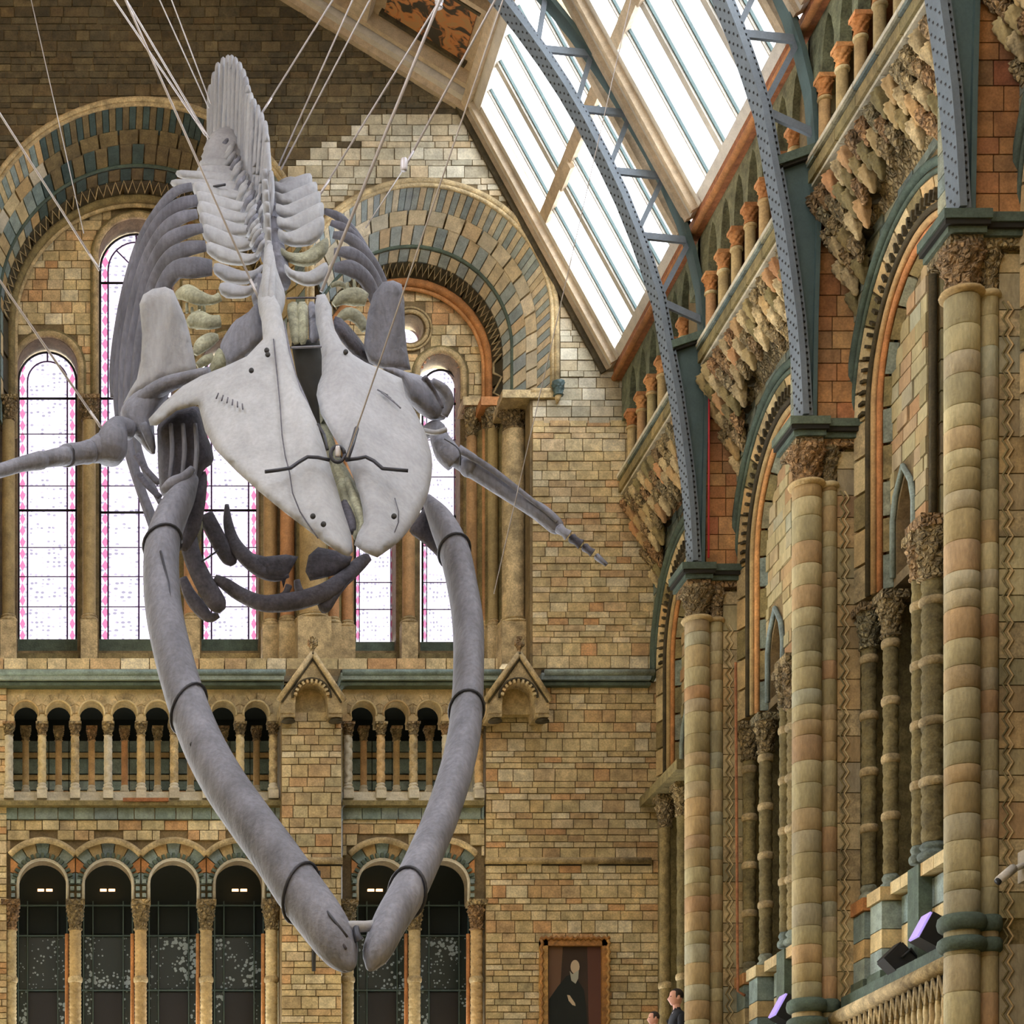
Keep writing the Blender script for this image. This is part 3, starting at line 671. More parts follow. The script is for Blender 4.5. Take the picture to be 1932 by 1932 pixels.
for c, lb in ((85, 'leftmost lower left arch'), (203, 'second lower left arch'), (452, 'fourth lower left arch'), (708, 'first lower right arch')):
    l = root('wall_lamp', W(c, 1680, D+.8), 'tiny warm twin lamp glowing inside the %s' % lb, 'lamp')
    for s in (-8, 8): boxpx('bulb', c+s-6, 1677, c+s+6, 1682, .8, .05, 'lamp', l)
    boxpx('bar', c-16, 1682, c+16, 1684, .8, .05, 'black', l)
# side reveals closing the lower arcades and passage end
for a, b in ((-46, -40), (646, 650), (910, 916), (527, 531)):
    q = boxpx('wall_back', a, 1295, b, 2000, .2, 1.6, 'olive'); q['kind'] = 'structure'
# dark iron wall bracket on the pilaster
b_ = root('wall_torch', W(593, 1830, D-.35), 'black iron torch bracket on the brick pilaster beside the left jaw tip', 'bracket')
sweep('stem', [W(592, 1832, D-.35), W(592, 1745, D-.35), W(593, 1668, D-.35)], [.03, .04, .05], 'black', b_)
for i in range(5): sweep('prong', [W(593, 1668, D-.38), W(583+5*i, 1655, D-.4), W(583+5*i, 1643, D-.38)], .018, 'black', b_, n=5)
sweep('cup', [W(592, 1672, D-.38), W(592, 1660, D-.38)], [.05, .11], 'black', b_)
# portrait
p_ = root('framed_portrait', W(1085, 1990, D-.12), 'tall gilt-framed dark painted portrait of a bearded man on the brick wall', 'painting')

def pc(name, c): M[name] = flat(name, c, .8)
pc('paint_dark_brown', (58, 44, 36)); pc('paint_brown', (108, 80, 60)); pc('paint_robe', (24, 30, 28)); pc('paint_face', (196, 176, 150)); pc('paint_beard', (170, 170, 156)); pc('paint_curtain', (92, 58, 48))

cv_ = boxpx('canvas', 1034, 1783, 1136, 2010, -.06, .04, 'paint_dark_brown', p_)
def paint(pts, mat, k): plate('painted_figure', pts, [], lambda x, y: W(x, y, D-.062-.004*k), Vector((0, .003, 0)), mat, cv_)
paint([(1035, 1785), (1062, 1785), (1058, 1850), (1045, 1930), (1035, 1932)], 'paint_brown', 1)
paint([(1108, 1785), (1135, 1785), (1135, 2005), (1112, 2005)], 'paint_curtain', 1)
paint([(1036, 1885), (1052, 1862), (1068, 1842), (1078, 1838), (1092, 1852), (1102, 1868), (1106, 1900), (1112, 2005), (1036, 2005)], 'paint_robe', 2)
paint([(1085+8.5*math.cos(a*math.pi/8), 1824+13*math.sin(a*math.pi/8)) for a in range(16)], 'paint_face', 3)
paint([(1075, 1832), (1080, 1838), (1092, 1830), (1091, 1846), (1086, 1856), (1078, 1850)], 'paint_beard', 4)
paint([(1070, 1877), (1075, 1878), (1085, 1893), (1086, 1898), (1080, 1896), (1073, 1888)], 'paint_face', 3)
for a, b in (((1020, 1772), (1034, 2010)), ((1136, 1772), (1150, 2010)), ((1020, 1770), (1150, 1784))):
    boxpx('frame', a[0], a[1], b[0], b[1], -.14, .14, 'gilt', p_)
for a, b in ((1022, 1022), (1148, 1148)): sweep('frame_carving', [W(a+(2 if i % 2 else -2), 1772+8*i, D-.15) for i in range(29)], .028, 'gilt', p_, n=6)
sweep('frame_carving', [W(1020+5*i, 1770+(2 if i % 2 else -2), D-.15) for i in range(27)], .03, 'gilt', p_, n=6)
# =============== right side wall ===============
PY = [29.24, 24.94, 20.64, 16.34]
BAYS = [(33.2, 30.05, None), (29.24, 25.79, 0), (24.94, 21.49, 1), (20.64, 17.19, 2)]
ZS = 11.5
XW = 9.37
def yz(X): return lambda y, z: V(X, y, z)
NAMES = ['far', 'second', 'third', 'nearest']
wl = [(33.33, 14.2), (33.33, ZS)]
for yf, yn, k in BAYS:
    c, r = (yf+yn)/2, (yf-yn)/2; wl += [(c+r*math.cos(math.radians(a)), ZS+r*math.sin(math.radians(a))) for a in range(0, 181, 9)]
wl += [(16.0, ZS), (16.0, 14.2)]
wr = plate('wall_right', wl, [], yz(XW), Vector((.3, 0, 0)), 'mortar', kind='structure')
def okr(x, y):
    Y, z = D-x/120, -y/120
    if z < ZS or z > 13.75: return False
    for yf, yn, k in BAYS:
        if math.hypot(Y-(yf+yn)/2, z-ZS) < (yf-yn)/2+.12: return False
    return not any(abs(Y-p-.4) < .42 for p in PY)
bricks(wr, 0, -13.75*120, 14*120, -ZS*120, okr, lambda x, y: V(XW, D-x/120, -y/120), 'X', [22, 26, 30], (44, 66), 'mosaic', 240, seed=8, gap=2)
def seg_ring(par, name, Yc, r1, X1, r2, X2, zlow, n, mats, th=.14, legs=True, gap=.04):
    def piece(f, m, i):
        vs = [f(r1, X1, 0), f(r2, X2, 0), f(r2, X2, 1), f(r1, X1, 1)]
        mk(name, vs+[p+Vector((th, 0, 0)) for p in vs], BOXF, m, par)
    for i in range(n):
        a0, a1 = math.pi*(i+gap)/n, math.pi*(i+1-gap)/n
        piece(lambda r, X, u: V(X, Yc+r*math.cos(a0+(a1-a0)*u), ZS+r*math.sin(a0+(a1-a0)*u)), mats[i % len(mats)], i)
    if legs:
        m = max(1, int((ZS-zlow)/.36))
        for s in (1, -1):
            for i in range(m):
                z0, z1 = ZS-(ZS-zlow)*(i+gap)/m, ZS-(ZS-zlow)*(i+1-gap)/m
                piece(lambda r, X, u: V(X, Yc+s*r, z0+(z1-z0)*u), mats[(i+1) % len(mats)], i)
def ysweep(name, Yc, r, X, zlow, w, mat, par, n=36):
    pts = [V(X, Yc+r, zlow)]+[V(X, Yc+r*math.cos(math.pi*i/n), ZS+r*math.sin(math.pi*i/n)) for i in range(n+1)]+[V(X, Yc-r, zlow)]
    return sweep(name, pts, w, mat, par, n=6, ref=Vector((1, 0, 0)))
def bay(b, yf, yn):
    t = root('trim_%d' % (20+b), (0, 0, 0), kind='structure')
    c, r = (yf+yn)/2, (yf-yn)/2; zl = 9.4
    ysweep('hood_mould', c, r+.13, XW-.03, ZS, .055, 'tealdk', t); ysweep('hood_mould', c, r+.04, XW-.01, ZS, .03, 'tealdk', t)
    seg_ring(t, 'voussoir', c, r, XW-.01, r-.26, XW+.07, zl, 15, ['cream', 'buff', 'cream', 'olive'])
    for q in (.15, .2):
        for i in range(40):
            a = math.pi*(i+.5)/40; inst('bead', unit('box', ubox, 'zig'), V(XW+.02, c+(r-q)*math.cos(a), ZS+(r-q)*math.sin(a)), (.06, .035, .07), t, rot=(a-math.pi/2, 0, 0)) if (b < 3 and a < 2.0) else None
    ysweep('roll_mould', c, r-.28, XW+.05, zl, .035, 'zig', t)
    seg_ring(t, 'voussoir', c, r-.31, XW+.08, r-.38, XW+.13, zl, 13, ['orange', 'orange', 'ochre'], th=.1)
    ysweep('roll_mould', c, r-.35, XW+.09, zl, .04, 'ochre', t); ysweep('roll_mould', c, r-.43, XW+.13, zl, .04, 'orange', t)
    seg_ring(t, 'voussoir', c, r-.47, XW+.15, r-.53, XW+.24, zl, 11, ['olive', 'mosaic'], th=.1)
    # infill screen with the little blind lancet, far half
    X = XW+.25; ri = r-.45
    corner = yf-1.5
    out = [(yf-.1, zl), (yf-.1, ZS)]+[(c+ri*math.cos(a*math.pi/36), ZS+ri*math.sin(a*math.pi/36)) for a in range(0, 17) if c+ri*math.cos(a*math.pi/36) > corner]
    ztop = ZS+math.sqrt(max(.01, ri*ri-(corner-c)**2)) if abs(corner-c) < ri else ZS+ri
    out += [(corner, ztop), (corner, zl+.35), (yf-1.22, zl+.35), (yf-1.22, zl)]
    l0, l1 = yf-.62, yf-1.12; lc = (l0+l1)/2
    lan = [(l0, zl+.12), (l0, 10.15), (l0-.08, 10.35), (lc, 10.58), (l1+.08, 10.35), (l1, 10.15), (l1, zl+.12)]
    w = plate('wall_right', out, [lan], yz(X), Vector((.45, 0, 0)), 'mortar', kind='structure')
    def oki(x, y):
        Y, z = D-x/120, -y/120
        if Y > yf-.12 or Y < corner+.01 or z < zl+.02: return False
        if z > ZS and math.hypot(Y-c, z-ZS) > ri-.03: return False
        if l1-.07 < Y < l0+.07 and z < 10.35: return False
        if l1+.0 < Y < l0 and z < 10.62: return False
        return not (Y < yf-1.2 and z < zl+.38)
    bricks(w, (D-yf)*120, -(ZS+2)*120, (D-corner)*120, -zl*120, oki, lambda x, y: V(X, D-x/120, -y/120), 'X', [20, 23, 26], (34, 52), 'drum', 120, seed=40+b, gap=2)
    sweep('lancet_hood', [V(X-.03, a, z) for a, z in ((l0+.05, zl+.1), (l0+.05, 10.15), (l0-.03, 10.4), (lc, 10.66), (l1+.03, 10.4), (l1-.05, 10.15), (l1-.05, zl+.1))], .035, 'teal', t, n=6, ref=Vector((1, 0, 0)))
    bx = box('lancet_back', tuple(V(X+.22, l1-.05, zl)), tuple(V(X+.26, l0+.05, 10.7)), 'mortar', t)
    z = zl+.15
    while z < 10.6: inst('lancet_block', unit('box', ubox, 'ochre'), V(X+.2, lc, z+.11), (.05, abs(l0-l1)*.95, .21), t); z += .235
    # end face of the screen, towards the nave's middle
    z = zl+.4; i = 0
    while z < ztop-.1 and z < 12.6:
        inst('quoin', unit('box', ubox, 'drum'), V(X+.36, corner-.03, z+.17), (.5, .08, .325), t); z += .345; i += 1
    sweep('corner_roll', [V(X+.03, corner-.05, zl+.35), V(X+.03, corner-.05, ztop)], .045, 'zig', t, n=8)
    inst('string_block', unit('box', ubox, 'olive'), V(X+.28, corner+.08, zl+.27), (.75, .42, .12), t)
    # gallery back wall, recess shade put into its near-black colour
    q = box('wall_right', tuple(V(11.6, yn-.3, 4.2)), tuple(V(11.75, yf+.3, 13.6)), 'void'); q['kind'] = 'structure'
    return t
for b, (yf, yn, k) in enumerate(BAYS): bay(b, yf, yn)
def scr(X, Y, z0, z1, r, label, caph=.42, pl=0, rings=True, m='olive'):
    rg = [z0+pl+.15+i*.66 for i in range(1, 5) if z0+pl+.15+i*.66 < z1-caph-.2] if rings else []
    return column('screen_column', label, None, X, Y, z0, z1, r, 'twist', (m, 'carved', 'mosaic'), caph, .2, plinth=pl, rings=rg, cap_r=1.75)
place = {0: 'beside the end wall', 1: 'between the far pier and the middle pier', 2: 'between the middle pier and the near pier', 3: 'beyond the near pier at the edge'}
for b, (yf, yn, k) in enumerate(BAYS):
    if b == 0:
        for i, (X, Y) in enumerate(((9.28, 32.6), (9.36, 31.95), (9.62, 31.9))):
            if i < 2: scr(X+.05, Y, 3.6, 9.35, .085, '%s tall patterned column of the pair beside the end wall brickwork' % ['Left', 'Right'][i], caph=.4)
        a_ = box('abacus_course', tuple(V(9.1, 31.2, 9.35)), tuple(V(10.0, 33.2, 9.5)), 'olive'); a_.name = 'trim_9'; a_['kind'] = 'structure'
        continue
    if b == 3: continue
    scr(9.5, yf-.1, 5.88, 9.35, .085, 'Leftmost patterned screen column %s' % place[b])
    scr(9.55, yf-.62, 5.88, 9.3, .085, 'Second patterned screen column from the left %s' % place[b])
    scr(9.95, yf-.75, 5.88, 9.3, .075, 'Shaded inner screen column set back %s' % place[b])
    scr(9.52, yf-1.48, 5.98, 9.62, .075, 'Slim patterned column paired with the thick one %s' % place[b])
    scr(9.62, yf-1.62, 5.98, 9.72, .12, 'Thick patterned column carrying the brick screen %s' % place[b], caph=.55)
    # pedestals and parapet
    t = root('trim_%d' % (30+b), (0, 0, 0), kind='structure')
    for Y in (yf-.1, yf-.62):
        for z0, z1, m, g in ((4.75, 4.95, 'tealdk', .2), (4.95, 5.2, 'teal', .17), (5.2, 5.42, 'cream', .17), (5.42, 5.74, 'teal', .17), (5.74, 5.9, 'orange' if Y > yf-.2 else 'cream', .2)):
            inst('pedestal_block', unit('box', ubox, m), V(9.55, Y, (z0+z1)/2), (2*g, 2*g, z1-z0-.01), t)
    for i in range(9):
        y0 = yf-.85-i*.3
        inst('coping_block', unit('box', ubox, 'cream'), V(9.6, y0-.15, 5.86), (.3, .29, .14), t)
        for z0, m in ((4.78, 'teal'), (5.12, 'cream'), (5.45, 'teal')): inst('parapet_block', unit('box', ubox, m), V(9.66, y0-.15, z0+.16), (.16, .285, .31), t)
    inst('string_block', unit('box', ubox, 'tealdk'), V(9.6, yf-1.55, 5.4), (.34, .3, 1.05), t)
    # balcony with rail roll and hanging fringe
    bb = root('balcony_front', V(9.1, yf-1.7, 4.0), 'carved stone balcony front with rail roll %s' % place[b], 'balcony')
    box('fascia', tuple(V(9.2, yn+.05, 4.5)), tuple(V(9.9, yf-.02, 4.78)), 'tealdk', bb)
    sweep('rail_roll', [V(9.13, yn+.03, 4.53), V(9.13, yf-.02, 4.53)], .09, 'buff', bb, ref=Vector((1, 0, 0)))
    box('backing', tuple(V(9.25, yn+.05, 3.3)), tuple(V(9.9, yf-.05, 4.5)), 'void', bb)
    box('lower_panel', tuple(V(9.2, yn+.05, 3.2)), tuple(V(9.3, yf-.05, 3.75)), 'teal', bb)
    n = 22
    for i in range(n):
        Y = yf-.1-i*(yf-yn-.2)/(n-1)
        inst('baluster', unit('colbase', ubase, 'cream'), V(9.16, Y, 3.82), (.04, .04, .42), bb)
        sweep('fringe_arch', [V(9.12, Y+.07, 4.2), V(9.1, Y, 4.42), V(9.12, Y-.07, 4.2)], .024, 'buff', bb, n=5, ref=Vector((1, 0, 0)))
# ---- piers ----
def pier(k, Y):
    nm = ['far', 'middle', 'near', 'frontmost'][k]
    o = root('clustered_pier', V(9.0, Y+.3, -1.6), '%s clustered terracotta pier of banded shafts under the %s iron rib' % (nm.capitalize(), nm), 'pier')
    box('core', tuple(V(9.0, Y+.12, -1.6)), tuple(V(9.42, Y+.8, 11.1)), 'olive', o)
    box('core', tuple(V(9.3, Y+.1, -1.6)), tuple(V(11.6, Y+.85, 14.2)), 'olive', o)
    box('upper_core', tuple(V(8.93, Y+.06, 11.5)), tuple(V(9.4, Y+.8, 16.05)), 'mortar', o)
    R = random.Random(k+50)
    zt = 10.85
    for X, r, yo in ((8.84, .168, .1), (9.1, .1, .12)):
        z = 4.75
        while z < zt-.05:
            h = min(R.choice([.18, .22, .26, .3]), zt-z)
            inst('drum', unit('drum', udrum, 'drum'), V(X, Y+yo, z), (r, r, h), o); z += h
        z = 3.3
        while z < 4.4: inst('drum', unit('drum', udrum, 'drum'), V(X, Y+yo, z), (r, r, .36), o); z += .36
        inst('lower_shaft', unit('shaft', ushaft, 'drum'), V(X, Y+yo, -1.6), (r, r, 4.9), o)
        for z, s in ((4.42, .1), (4.62, .12)): inst('band_ring', unit('ring', uring, 'tealdk'), V(X, Y+yo, z), (r*1.15, r*1.15, s+.04), o)
        inst('neck_ring', unit('ring', uring, 'cream'), V(X, Y+yo, zt-.04), (r*1.06, r*1.06, .07), o)
        inst('capital', unit('capital', ucap, 'carved'), V(X, Y+yo, zt), (r*1.3, r*1.3, .44), o)
    # zigzag pilaster
    z = 4.75
    while z < 11.2:
        h = min(R.choice([.26, .31, .36]), 11.25-z)
        inst('pilaster_block', unit('box', ubox, R.choice(['buff', 'cream', 'drum'])), V(9.33, Y+.14, z+h/2), (.27, .12, h-.012), o); z += h
    inst('pilaster_block', unit('box', ubox, 'drum'), V(9.33, Y+.14, 1.5), (.27, .12, 6.0), o)
    for q in range(2):
        sweep('zigzag_mould', [V(9.225+q*.05+(.055 if i % 2 else 0), Y+.072, 3.3+i*.085) for i in range(89)], .012, 'cream' if q else 'olive', o, n=4)
    # abacus: stepped slab over the shafts
    for z0, z1, g, m in ((11.28, 11.36, 0, 'carved'), (11.36, 11.42, .04, 'tealdk'), (11.42, 11.47, .08, 'dark'), (11.47, 11.56, .1, 'tealdk')):
        box('abacus_step', tuple(V(8.66-g, Y-.06-g, z0)), tuple(V(8.98+g*.5, Y+.5, z1)), m, o)
        box('abacus_step', tuple(V(8.96, Y+.0-g, z0)), tuple(V(9.5+g, Y+.6, z1)), m, o)
    # upper pilaster blocks
    z = 11.58; i = 0
    while z < 14.15:
        h = R.choice([.17, .21, .25]); s = R.choice([.5, .6, .38])
        w0, w1 = 8.93, 9.39; xm = w0+(w1-w0)*s
        for a, b in ((w0, xm), (xm, w1)):
            inst('pilaster_block', unit('box', ubox, 'brickred'), V((a+b)/2, Y+.04, z+h/2), (b-a-.012, .08, h-.012), o)
        inst('side_block', unit('box', ubox, 'mosaic'), V(8.91, Y+.42, z+h/2), (.06, .7, h-.012), o)
        z += h
    z = 14.7
    while z < 16.0:
        inst('pilaster_block', unit('box', ubox, 'ochre'), V(8.98, Y+.05, z+.12), (.2, .08, .23), o)
        inst('pilaster_block', unit('box', ubox, 'drum'), V(9.2, Y+.05, z+.12), (.2, .08, .23), o); z += .245
    return o
for k, Y in enumerate(PY[:4]): pier(k, Y)
def uleaf():
    return lathe([(.12,0),(.3,.06),(.42,.16),(.4,.24),(.62,.36),(.78,.5),(.7,.58),(.86,.7),(1.0,.84),(.8,.93),(.9,1)], 18, lambda a, z: 1+.22*math.sin(5*a)*(.3+z*.7)+.08*math.sin(9*a+12*z))
# ---- carved corbel frieze under the upper sill ----
place2 = {0: 'against the end wall', 1: 'between the far and middle iron ribs', 2: 'between the middle and near iron ribs', 3: 'beyond the near iron rib'}
for b, (yf, yn, k) in enumerate(BAYS):
    yn2 = yn-.05
    fr = root('corbel_frieze', V(9.1, (yf+yn)/2, 13.4), 'carved leafy corbel frieze under the upper gallery %s' % place2[b], 'frieze')
    c, r = (yf+yn)/2, (yf-yn)/2
    vs = [V(8.95, yf, 14.2), V(8.95, yn2, 14.2), V(XW, yn2, 13.45), V(XW, yf, 13.45), V(9.5, yf, 14.2), V(9.5, yn2, 14.2)]
    mk('sloped_bed', vs, [(0, 1, 2, 3), (0, 4, 5, 1), (3, 2, 5, 4), (0, 3, 4), (1, 5, 2)], 'carved', fr)
    Rf = random.Random(b+70)
    for row in range(7):
        z = 14.18-.185*row; X = 8.87+.075*row; n = int((yf-yn)/.25)
        for i in range(n+1):
            Y = yf-.1-(.125 if row % 2 else 0)-i*.25
            if Y < yn2+.03: continue
            if math.hypot(Y-c, z-.3-ZS) < r+.17: continue
            inst('leaf_corbel', unit('leaf', uleaf, Rf.choice(['carved', 'carved', 'ochre', 'olive', 'buff'])), V(X+.06, Y, z-.33), (.1, .095, Rf.uniform(.28, .34)), fr, rot=(0, -.25, Rf.uniform(-.3, .3)))
            inst('corbel_cap', unit('box', ubox, 'zig'), V(X+.1, Y, z-.0), (.2, .15, .04), fr)
# sill
t = root('trim_10', (0, 0, 0), kind='structure')
Y = D
while Y > 16:
    y2 = max(16, Y-.62)
    for z0, z1, g, m in ((14.18, 14.22, -.12, 'pale'), (14.22, 14.29, -.1, 'zig'), (14.29, 14.33, -.02, 'pale'), (14.33, 14.47, .02, 'olive'), (14.47, 14.51, .0, 'zig'), (14.51, 14.55, .04, 'mosaic'), (14.55, 14.6, .05, 'pale')):
        box('sill_block', tuple(V(8.82-g, y2+.006, z0)), tuple(V(9.5, Y-.006, z1)), m, t)
    Y = y2
# colonnade
for b, (yf, yn, k) in enumerate(BAYS):
    y1 = yf-.32 if b else yf-.3
    lo = yn-.6; n = 7 if b else 6
    for i in range(n):
        Y = y1-i*.55
        if Y < yn-.55: break
        o = root('colonnette', V(8.9, Y, 14.6), '%s upper side gallery colonnette %s' % (ORD[i].capitalize(), place2[b]), 'column', 'colonnettes of the upper side gallery')
        xc = 8.9
        inst('base', unit('colbase', ubase, 'pale'), V(xc, Y, 14.6), (.09, .09, .09), o)
        inst('shaft', unit('shaft', ushaft, 'ochre'), V(xc, Y, 14.69), (.068, .068, .5), o)
        inst('shaft_ring', unit('ring', uring, 'cream'), V(xc, Y, 15.13), (.072, .072, .045), o)
        inst('capital', unit('capital', ucap, 'orange'), V(xc, Y, 15.18), (.1, .1, .19), o)
        inst('abacus', unit('box', ubox, 'orange'), V(xc, Y, 15.39), (.2, .2, .05), o)
    loop = [(yf+.05, 16.08), (yf+.05, 15.42)]
    for i in range(n):
        Y = y1-i*.55
        if Y-.55 < yn-.85: break
        loop += [(Y-.08, 15.42), (Y-.1, 15.66), (Y-.18, 15.88), (Y-.275, 15.99), (Y-.37, 15.88), (Y-.45, 15.66), (Y-.47, 15.42)]
    loop += [(yn-.85, 15.42), (yn-.85, 16.08)]
    q = plate('wall_right', loop, [], yz(8.84), Vector((.14, 0, 0)), 'green', kind='structure')
q = box('wall_right', tuple(V(9.9, 15.9, 14.2)), tuple(V(10.0, 33.3, 16.3)), 'green'); q['kind'] = 'structure'
q = box('wall_right', tuple(V(9.5, 15.9, 14.0)), tuple(V(9.95, 33.3, 14.2)), 'dark'); q['kind'] = 'structure'
q = box('trim_11', tuple(V(8.72, -9.5, 16.08)), tuple(V(9.9, 33.3, 16.3)), 'redwood'); q['kind'] = 'structure'
sweep('trim_11', [V(8.73, -9.5, 16.12), V(8.73, 33.3, 16.12)], .05, 'orange', ref=Vector((1, 0, 0)))['kind'] = 'structure'
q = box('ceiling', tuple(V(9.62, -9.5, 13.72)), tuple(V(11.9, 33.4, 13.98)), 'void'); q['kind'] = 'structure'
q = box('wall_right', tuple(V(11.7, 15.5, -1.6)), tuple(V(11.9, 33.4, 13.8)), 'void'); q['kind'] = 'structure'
q = box('ceiling', tuple(V(8.8, 15.5, 16.3)), tuple(V(11.9, 33.4, 16.45)), 'void'); q['kind'] = 'structure'
# end wall strip beside the gallery
q = box('wall_right', tuple(V(9.42, 33.2, -1.6)), tuple(V(11.6, 33.5, 16.3)), 'olive'); q['kind'] = 'structure'
# =============== roof ===============
A, B, AP = (6.5, 20.5), (8.79, 16.33), (1.083, 23.86)
def slope(p, q, side=1):
    dx, dz = q[0]-p[0], q[1]-p[1]; L = math.hypot(dx, dz); nx, nz = dz/L, -dx/L
    if nz > 0: nx, nz = -nx, -nz
    def f(t, Y, o):
        X = p[0]+dx*t+nx*o; z = p[1]+dz*t+nz*o
        if side < 0: X = 2*AP[0]-X
        return V(X, Y, z)
    return f
def beam(name, f, t0, t1, Ya, Yb, o0, o1, mat, par):
    vs = [f(t0, Ya, o1), f(t1, Ya, o1), f(t1, Ya, o0), f(t0, Ya, o0), f(t0, Yb, o1), f(t1, Yb, o1), f(t1, Yb, o0), f(t0, Yb, o0)]
    return mk(name, vs, BOXF, mat, par)
RB = [D, 29.24, 24.94, 20.64, 16.34, 12.04, 7.74, 3.44, -.86, -5.16, -9.46]
for side in (1, -1):
    sk = slope(A, B, side); up = slope(AP, A, side)
    for i in range(10):
        y1, y0 = RB[i]-(.0 if i == 0 else .12), RB[i+1]+.12
        vis = side > 0 and i < 4
        WN += 1; t = root('window_%d' % WN, (0, 0, 0), kind='structure')
        if not vis:
            if side < 0 and i < 3: beam('boarding', sk, 0, 1, y0, y1, -.1, .0, 'wood', t)  # unseen boards in place of left skylight glass, added to darken the gable
            else: beam('pane', sk, .05, .97, y0+.3, y1-.3, -.02, -.005, 'skyglass', t)
            for yy in (y0+.15, (y0+y1)/2, y1-.15): beam('rafter', sk, 0, 1, yy-.15, yy+.15, 0, .2, 'wood', t)
            c = root('ceiling', (0, 0, 0), kind='structure'); beam('boarding', up, 0, 1, y0-.12, y1+.12, -.3, -.1, 'wood', c)
            beam('ceiling_rib', up, 0, 1, y0-.2, y0+.2, -.2, .1, 'wood', c); continue
        pans = [y1-.75, y1-1.4, y1-2.05, y1-2.65, y1-3.3]
        for j, (a, b2) in enumerate(zip([y1-.4]+pans, pans+[y0+.35])):
            if abs(a-b2) < .08: continue
            for (ta, tb) in ((.07, .47), (.5, .97)): beam('pane', sk, ta, tb, b2+.01, a-.01, -.02, -.005, 'skyglass', t)
        if vis or True:
            for (ya, yb, o, m) in ((y1, y1-.1, .22, 'wood'), (y1-.1, y1-.22, .16, 'whitewood'), (y1-.22, y1-.3, .2, 'wood'), (y1-.3, y1-.4, .1, 'whitewood'), (y0+.35, y0+.22, .1, 'whitewood'), (y0+.22, y0+.1, .2, 'wood'), (y0+.1, y0, .24, 'wood')):
                beam('rafter', sk, 0, 1.0, yb, ya, 0, o, m, t)
            for j, yy in enumerate(pans):
                beam('glazing_bar', sk, .05, .98, yy-(.06 if j in (1, 3) else .015), yy+(.06 if j in (1, 3) else .015), 0, .07, 'whitewood', t)
                beam('glazing_bar', sk, .05, .98, yy-(.085 if j in (1, 3) else .035), yy-(.06 if j in (1, 3) else .015), 0, .04, 'irondk', t)
            beam('purlin', sk, .465, .505, y0+.3, y1-.4, 0, .1, 'wood', t)
            beam('purlin', sk, .49, .52, y1-2.0, y1-1.4, .06, .14, 'wood', t)
            beam('sash_head', sk, .0, .03, y0, y1, 0, .22, 'wood', t); beam('sash_head', sk, .03, .07, y0+.3, y1-.3, 0, .12, 'whitewood', t)
            beam('sash_foot', sk, .97, 1.0, y0, y1, 0, .08, 'whitewood', t)
        c = root('ceiling', (0, 0, 0), kind='structure')
        beam('boarding', up, 0, 1, y0-.12, y1+.12, -.3, -.18, 'olive', c)
        for (ya, yb, o, m) in ((y1, y1-.12, .06, 'wood'), (y1-.12, y1-.3, 0, 'olive'), (y1-.3, y1-.4, .08, 'wood'), (y0+.4, y0+.3, .08, 'wood'), (y0+.3, y0, .0, 'wood')):
            beam('ceiling_rib', up, 0, 1, yb, ya, -.2, o, m, c)
        for q in range(4):
            tt = q/3; beam('ceiling_rib', up, max(0, tt-.025), min(1, tt+.025), y0+.3, y1-.3, -.2, .07, 'wood', c)
            if q < 3:
                ta, tb = q/3+.025, (q+1)/3-.025; ym = (y0+y1)/2
                for (ya, yb) in ((y1-.4, ym+.05), (ym-.05, y0+.4)):
                    beam('ceiling_panel', up, ta, tb, yb, ya, -.2, -.12, 'wood', c); beam('painted_panel', up, ta+.03, tb-.03, yb+.2, ya-.2, -.2, -.08, 'panel', c)
                    for yy in (ya-.16, yb+.16): beam('moulding', up, ta+.02, tb-.02, yy-.03, yy+.03, -.2, -.03, 'zig', c)
                beam('ceiling_rib', up, ta, tb, ym-.05, ym+.05, -.2, .04, 'wood', c)
    if side > 0:
        g = root('trim_12', (0, 0, 0), kind='structure')
        beam('verge_moulding', up, 0, 1.0, D-.25, D-.02, .0, .16, 'whitewood', g); beam('verge_moulding', up, 0, 1.0, D-.12, D-.02, .16, .26, 'wood', g)
        beam('verge_moulding', sk, 0, 1.0, D-.08, D-.02, .18, .3, 'zig', g)
# rest of the hall behind the picture
for nm, a, b2, m in (('wall_left', V(-7.4, -9.5, -1.6), V(-7.1, D, 16.3), 'brick'), ('wall_left', V(-7.15, -9.5, 15.9), V(-6.5, D, 16.33), 'wood'), ('wall_right', V(9.4, -9.5, -1.6), V(9.7, 15.9, 16.1), 'brick'),
                  ('wall_front', V(-7.4, -9.9, -1.6), V(12, -9.5, 23.9), 'brick'), ('floor', (-9, -9.9, -.3), (13, D+.2, 0), 'olive')):
    q = box(nm, tuple(a), tuple(b2), m); q['kind'] = 'structure'
for sd in (1, -1):
    l = bpy.data.lights.new('skylight_portal', 'AREA'); l.shape = 'RECTANGLE'; l.size = 4.76; l.size_y = D+9; l.cycles.is_portal = True
    f = slope(A, B, sd); o = bpy.data.objects.new('skylight_portal', l); COL.objects.link(o)
    c0 = f(.5, (D-9.4)/2, -.1); nrm = (f(.5, 10, 1)-f(.5, 10, 0)).normalized()
    xa = (f(1, 10, 0)-f(0, 10, 0)).normalized(); ya = (-nrm).cross(xa)
    from mathutils import Matrix
    o.matrix_world = Matrix.Translation(c0) @ Matrix((xa, ya, -nrm)).transposed().to_4x4()
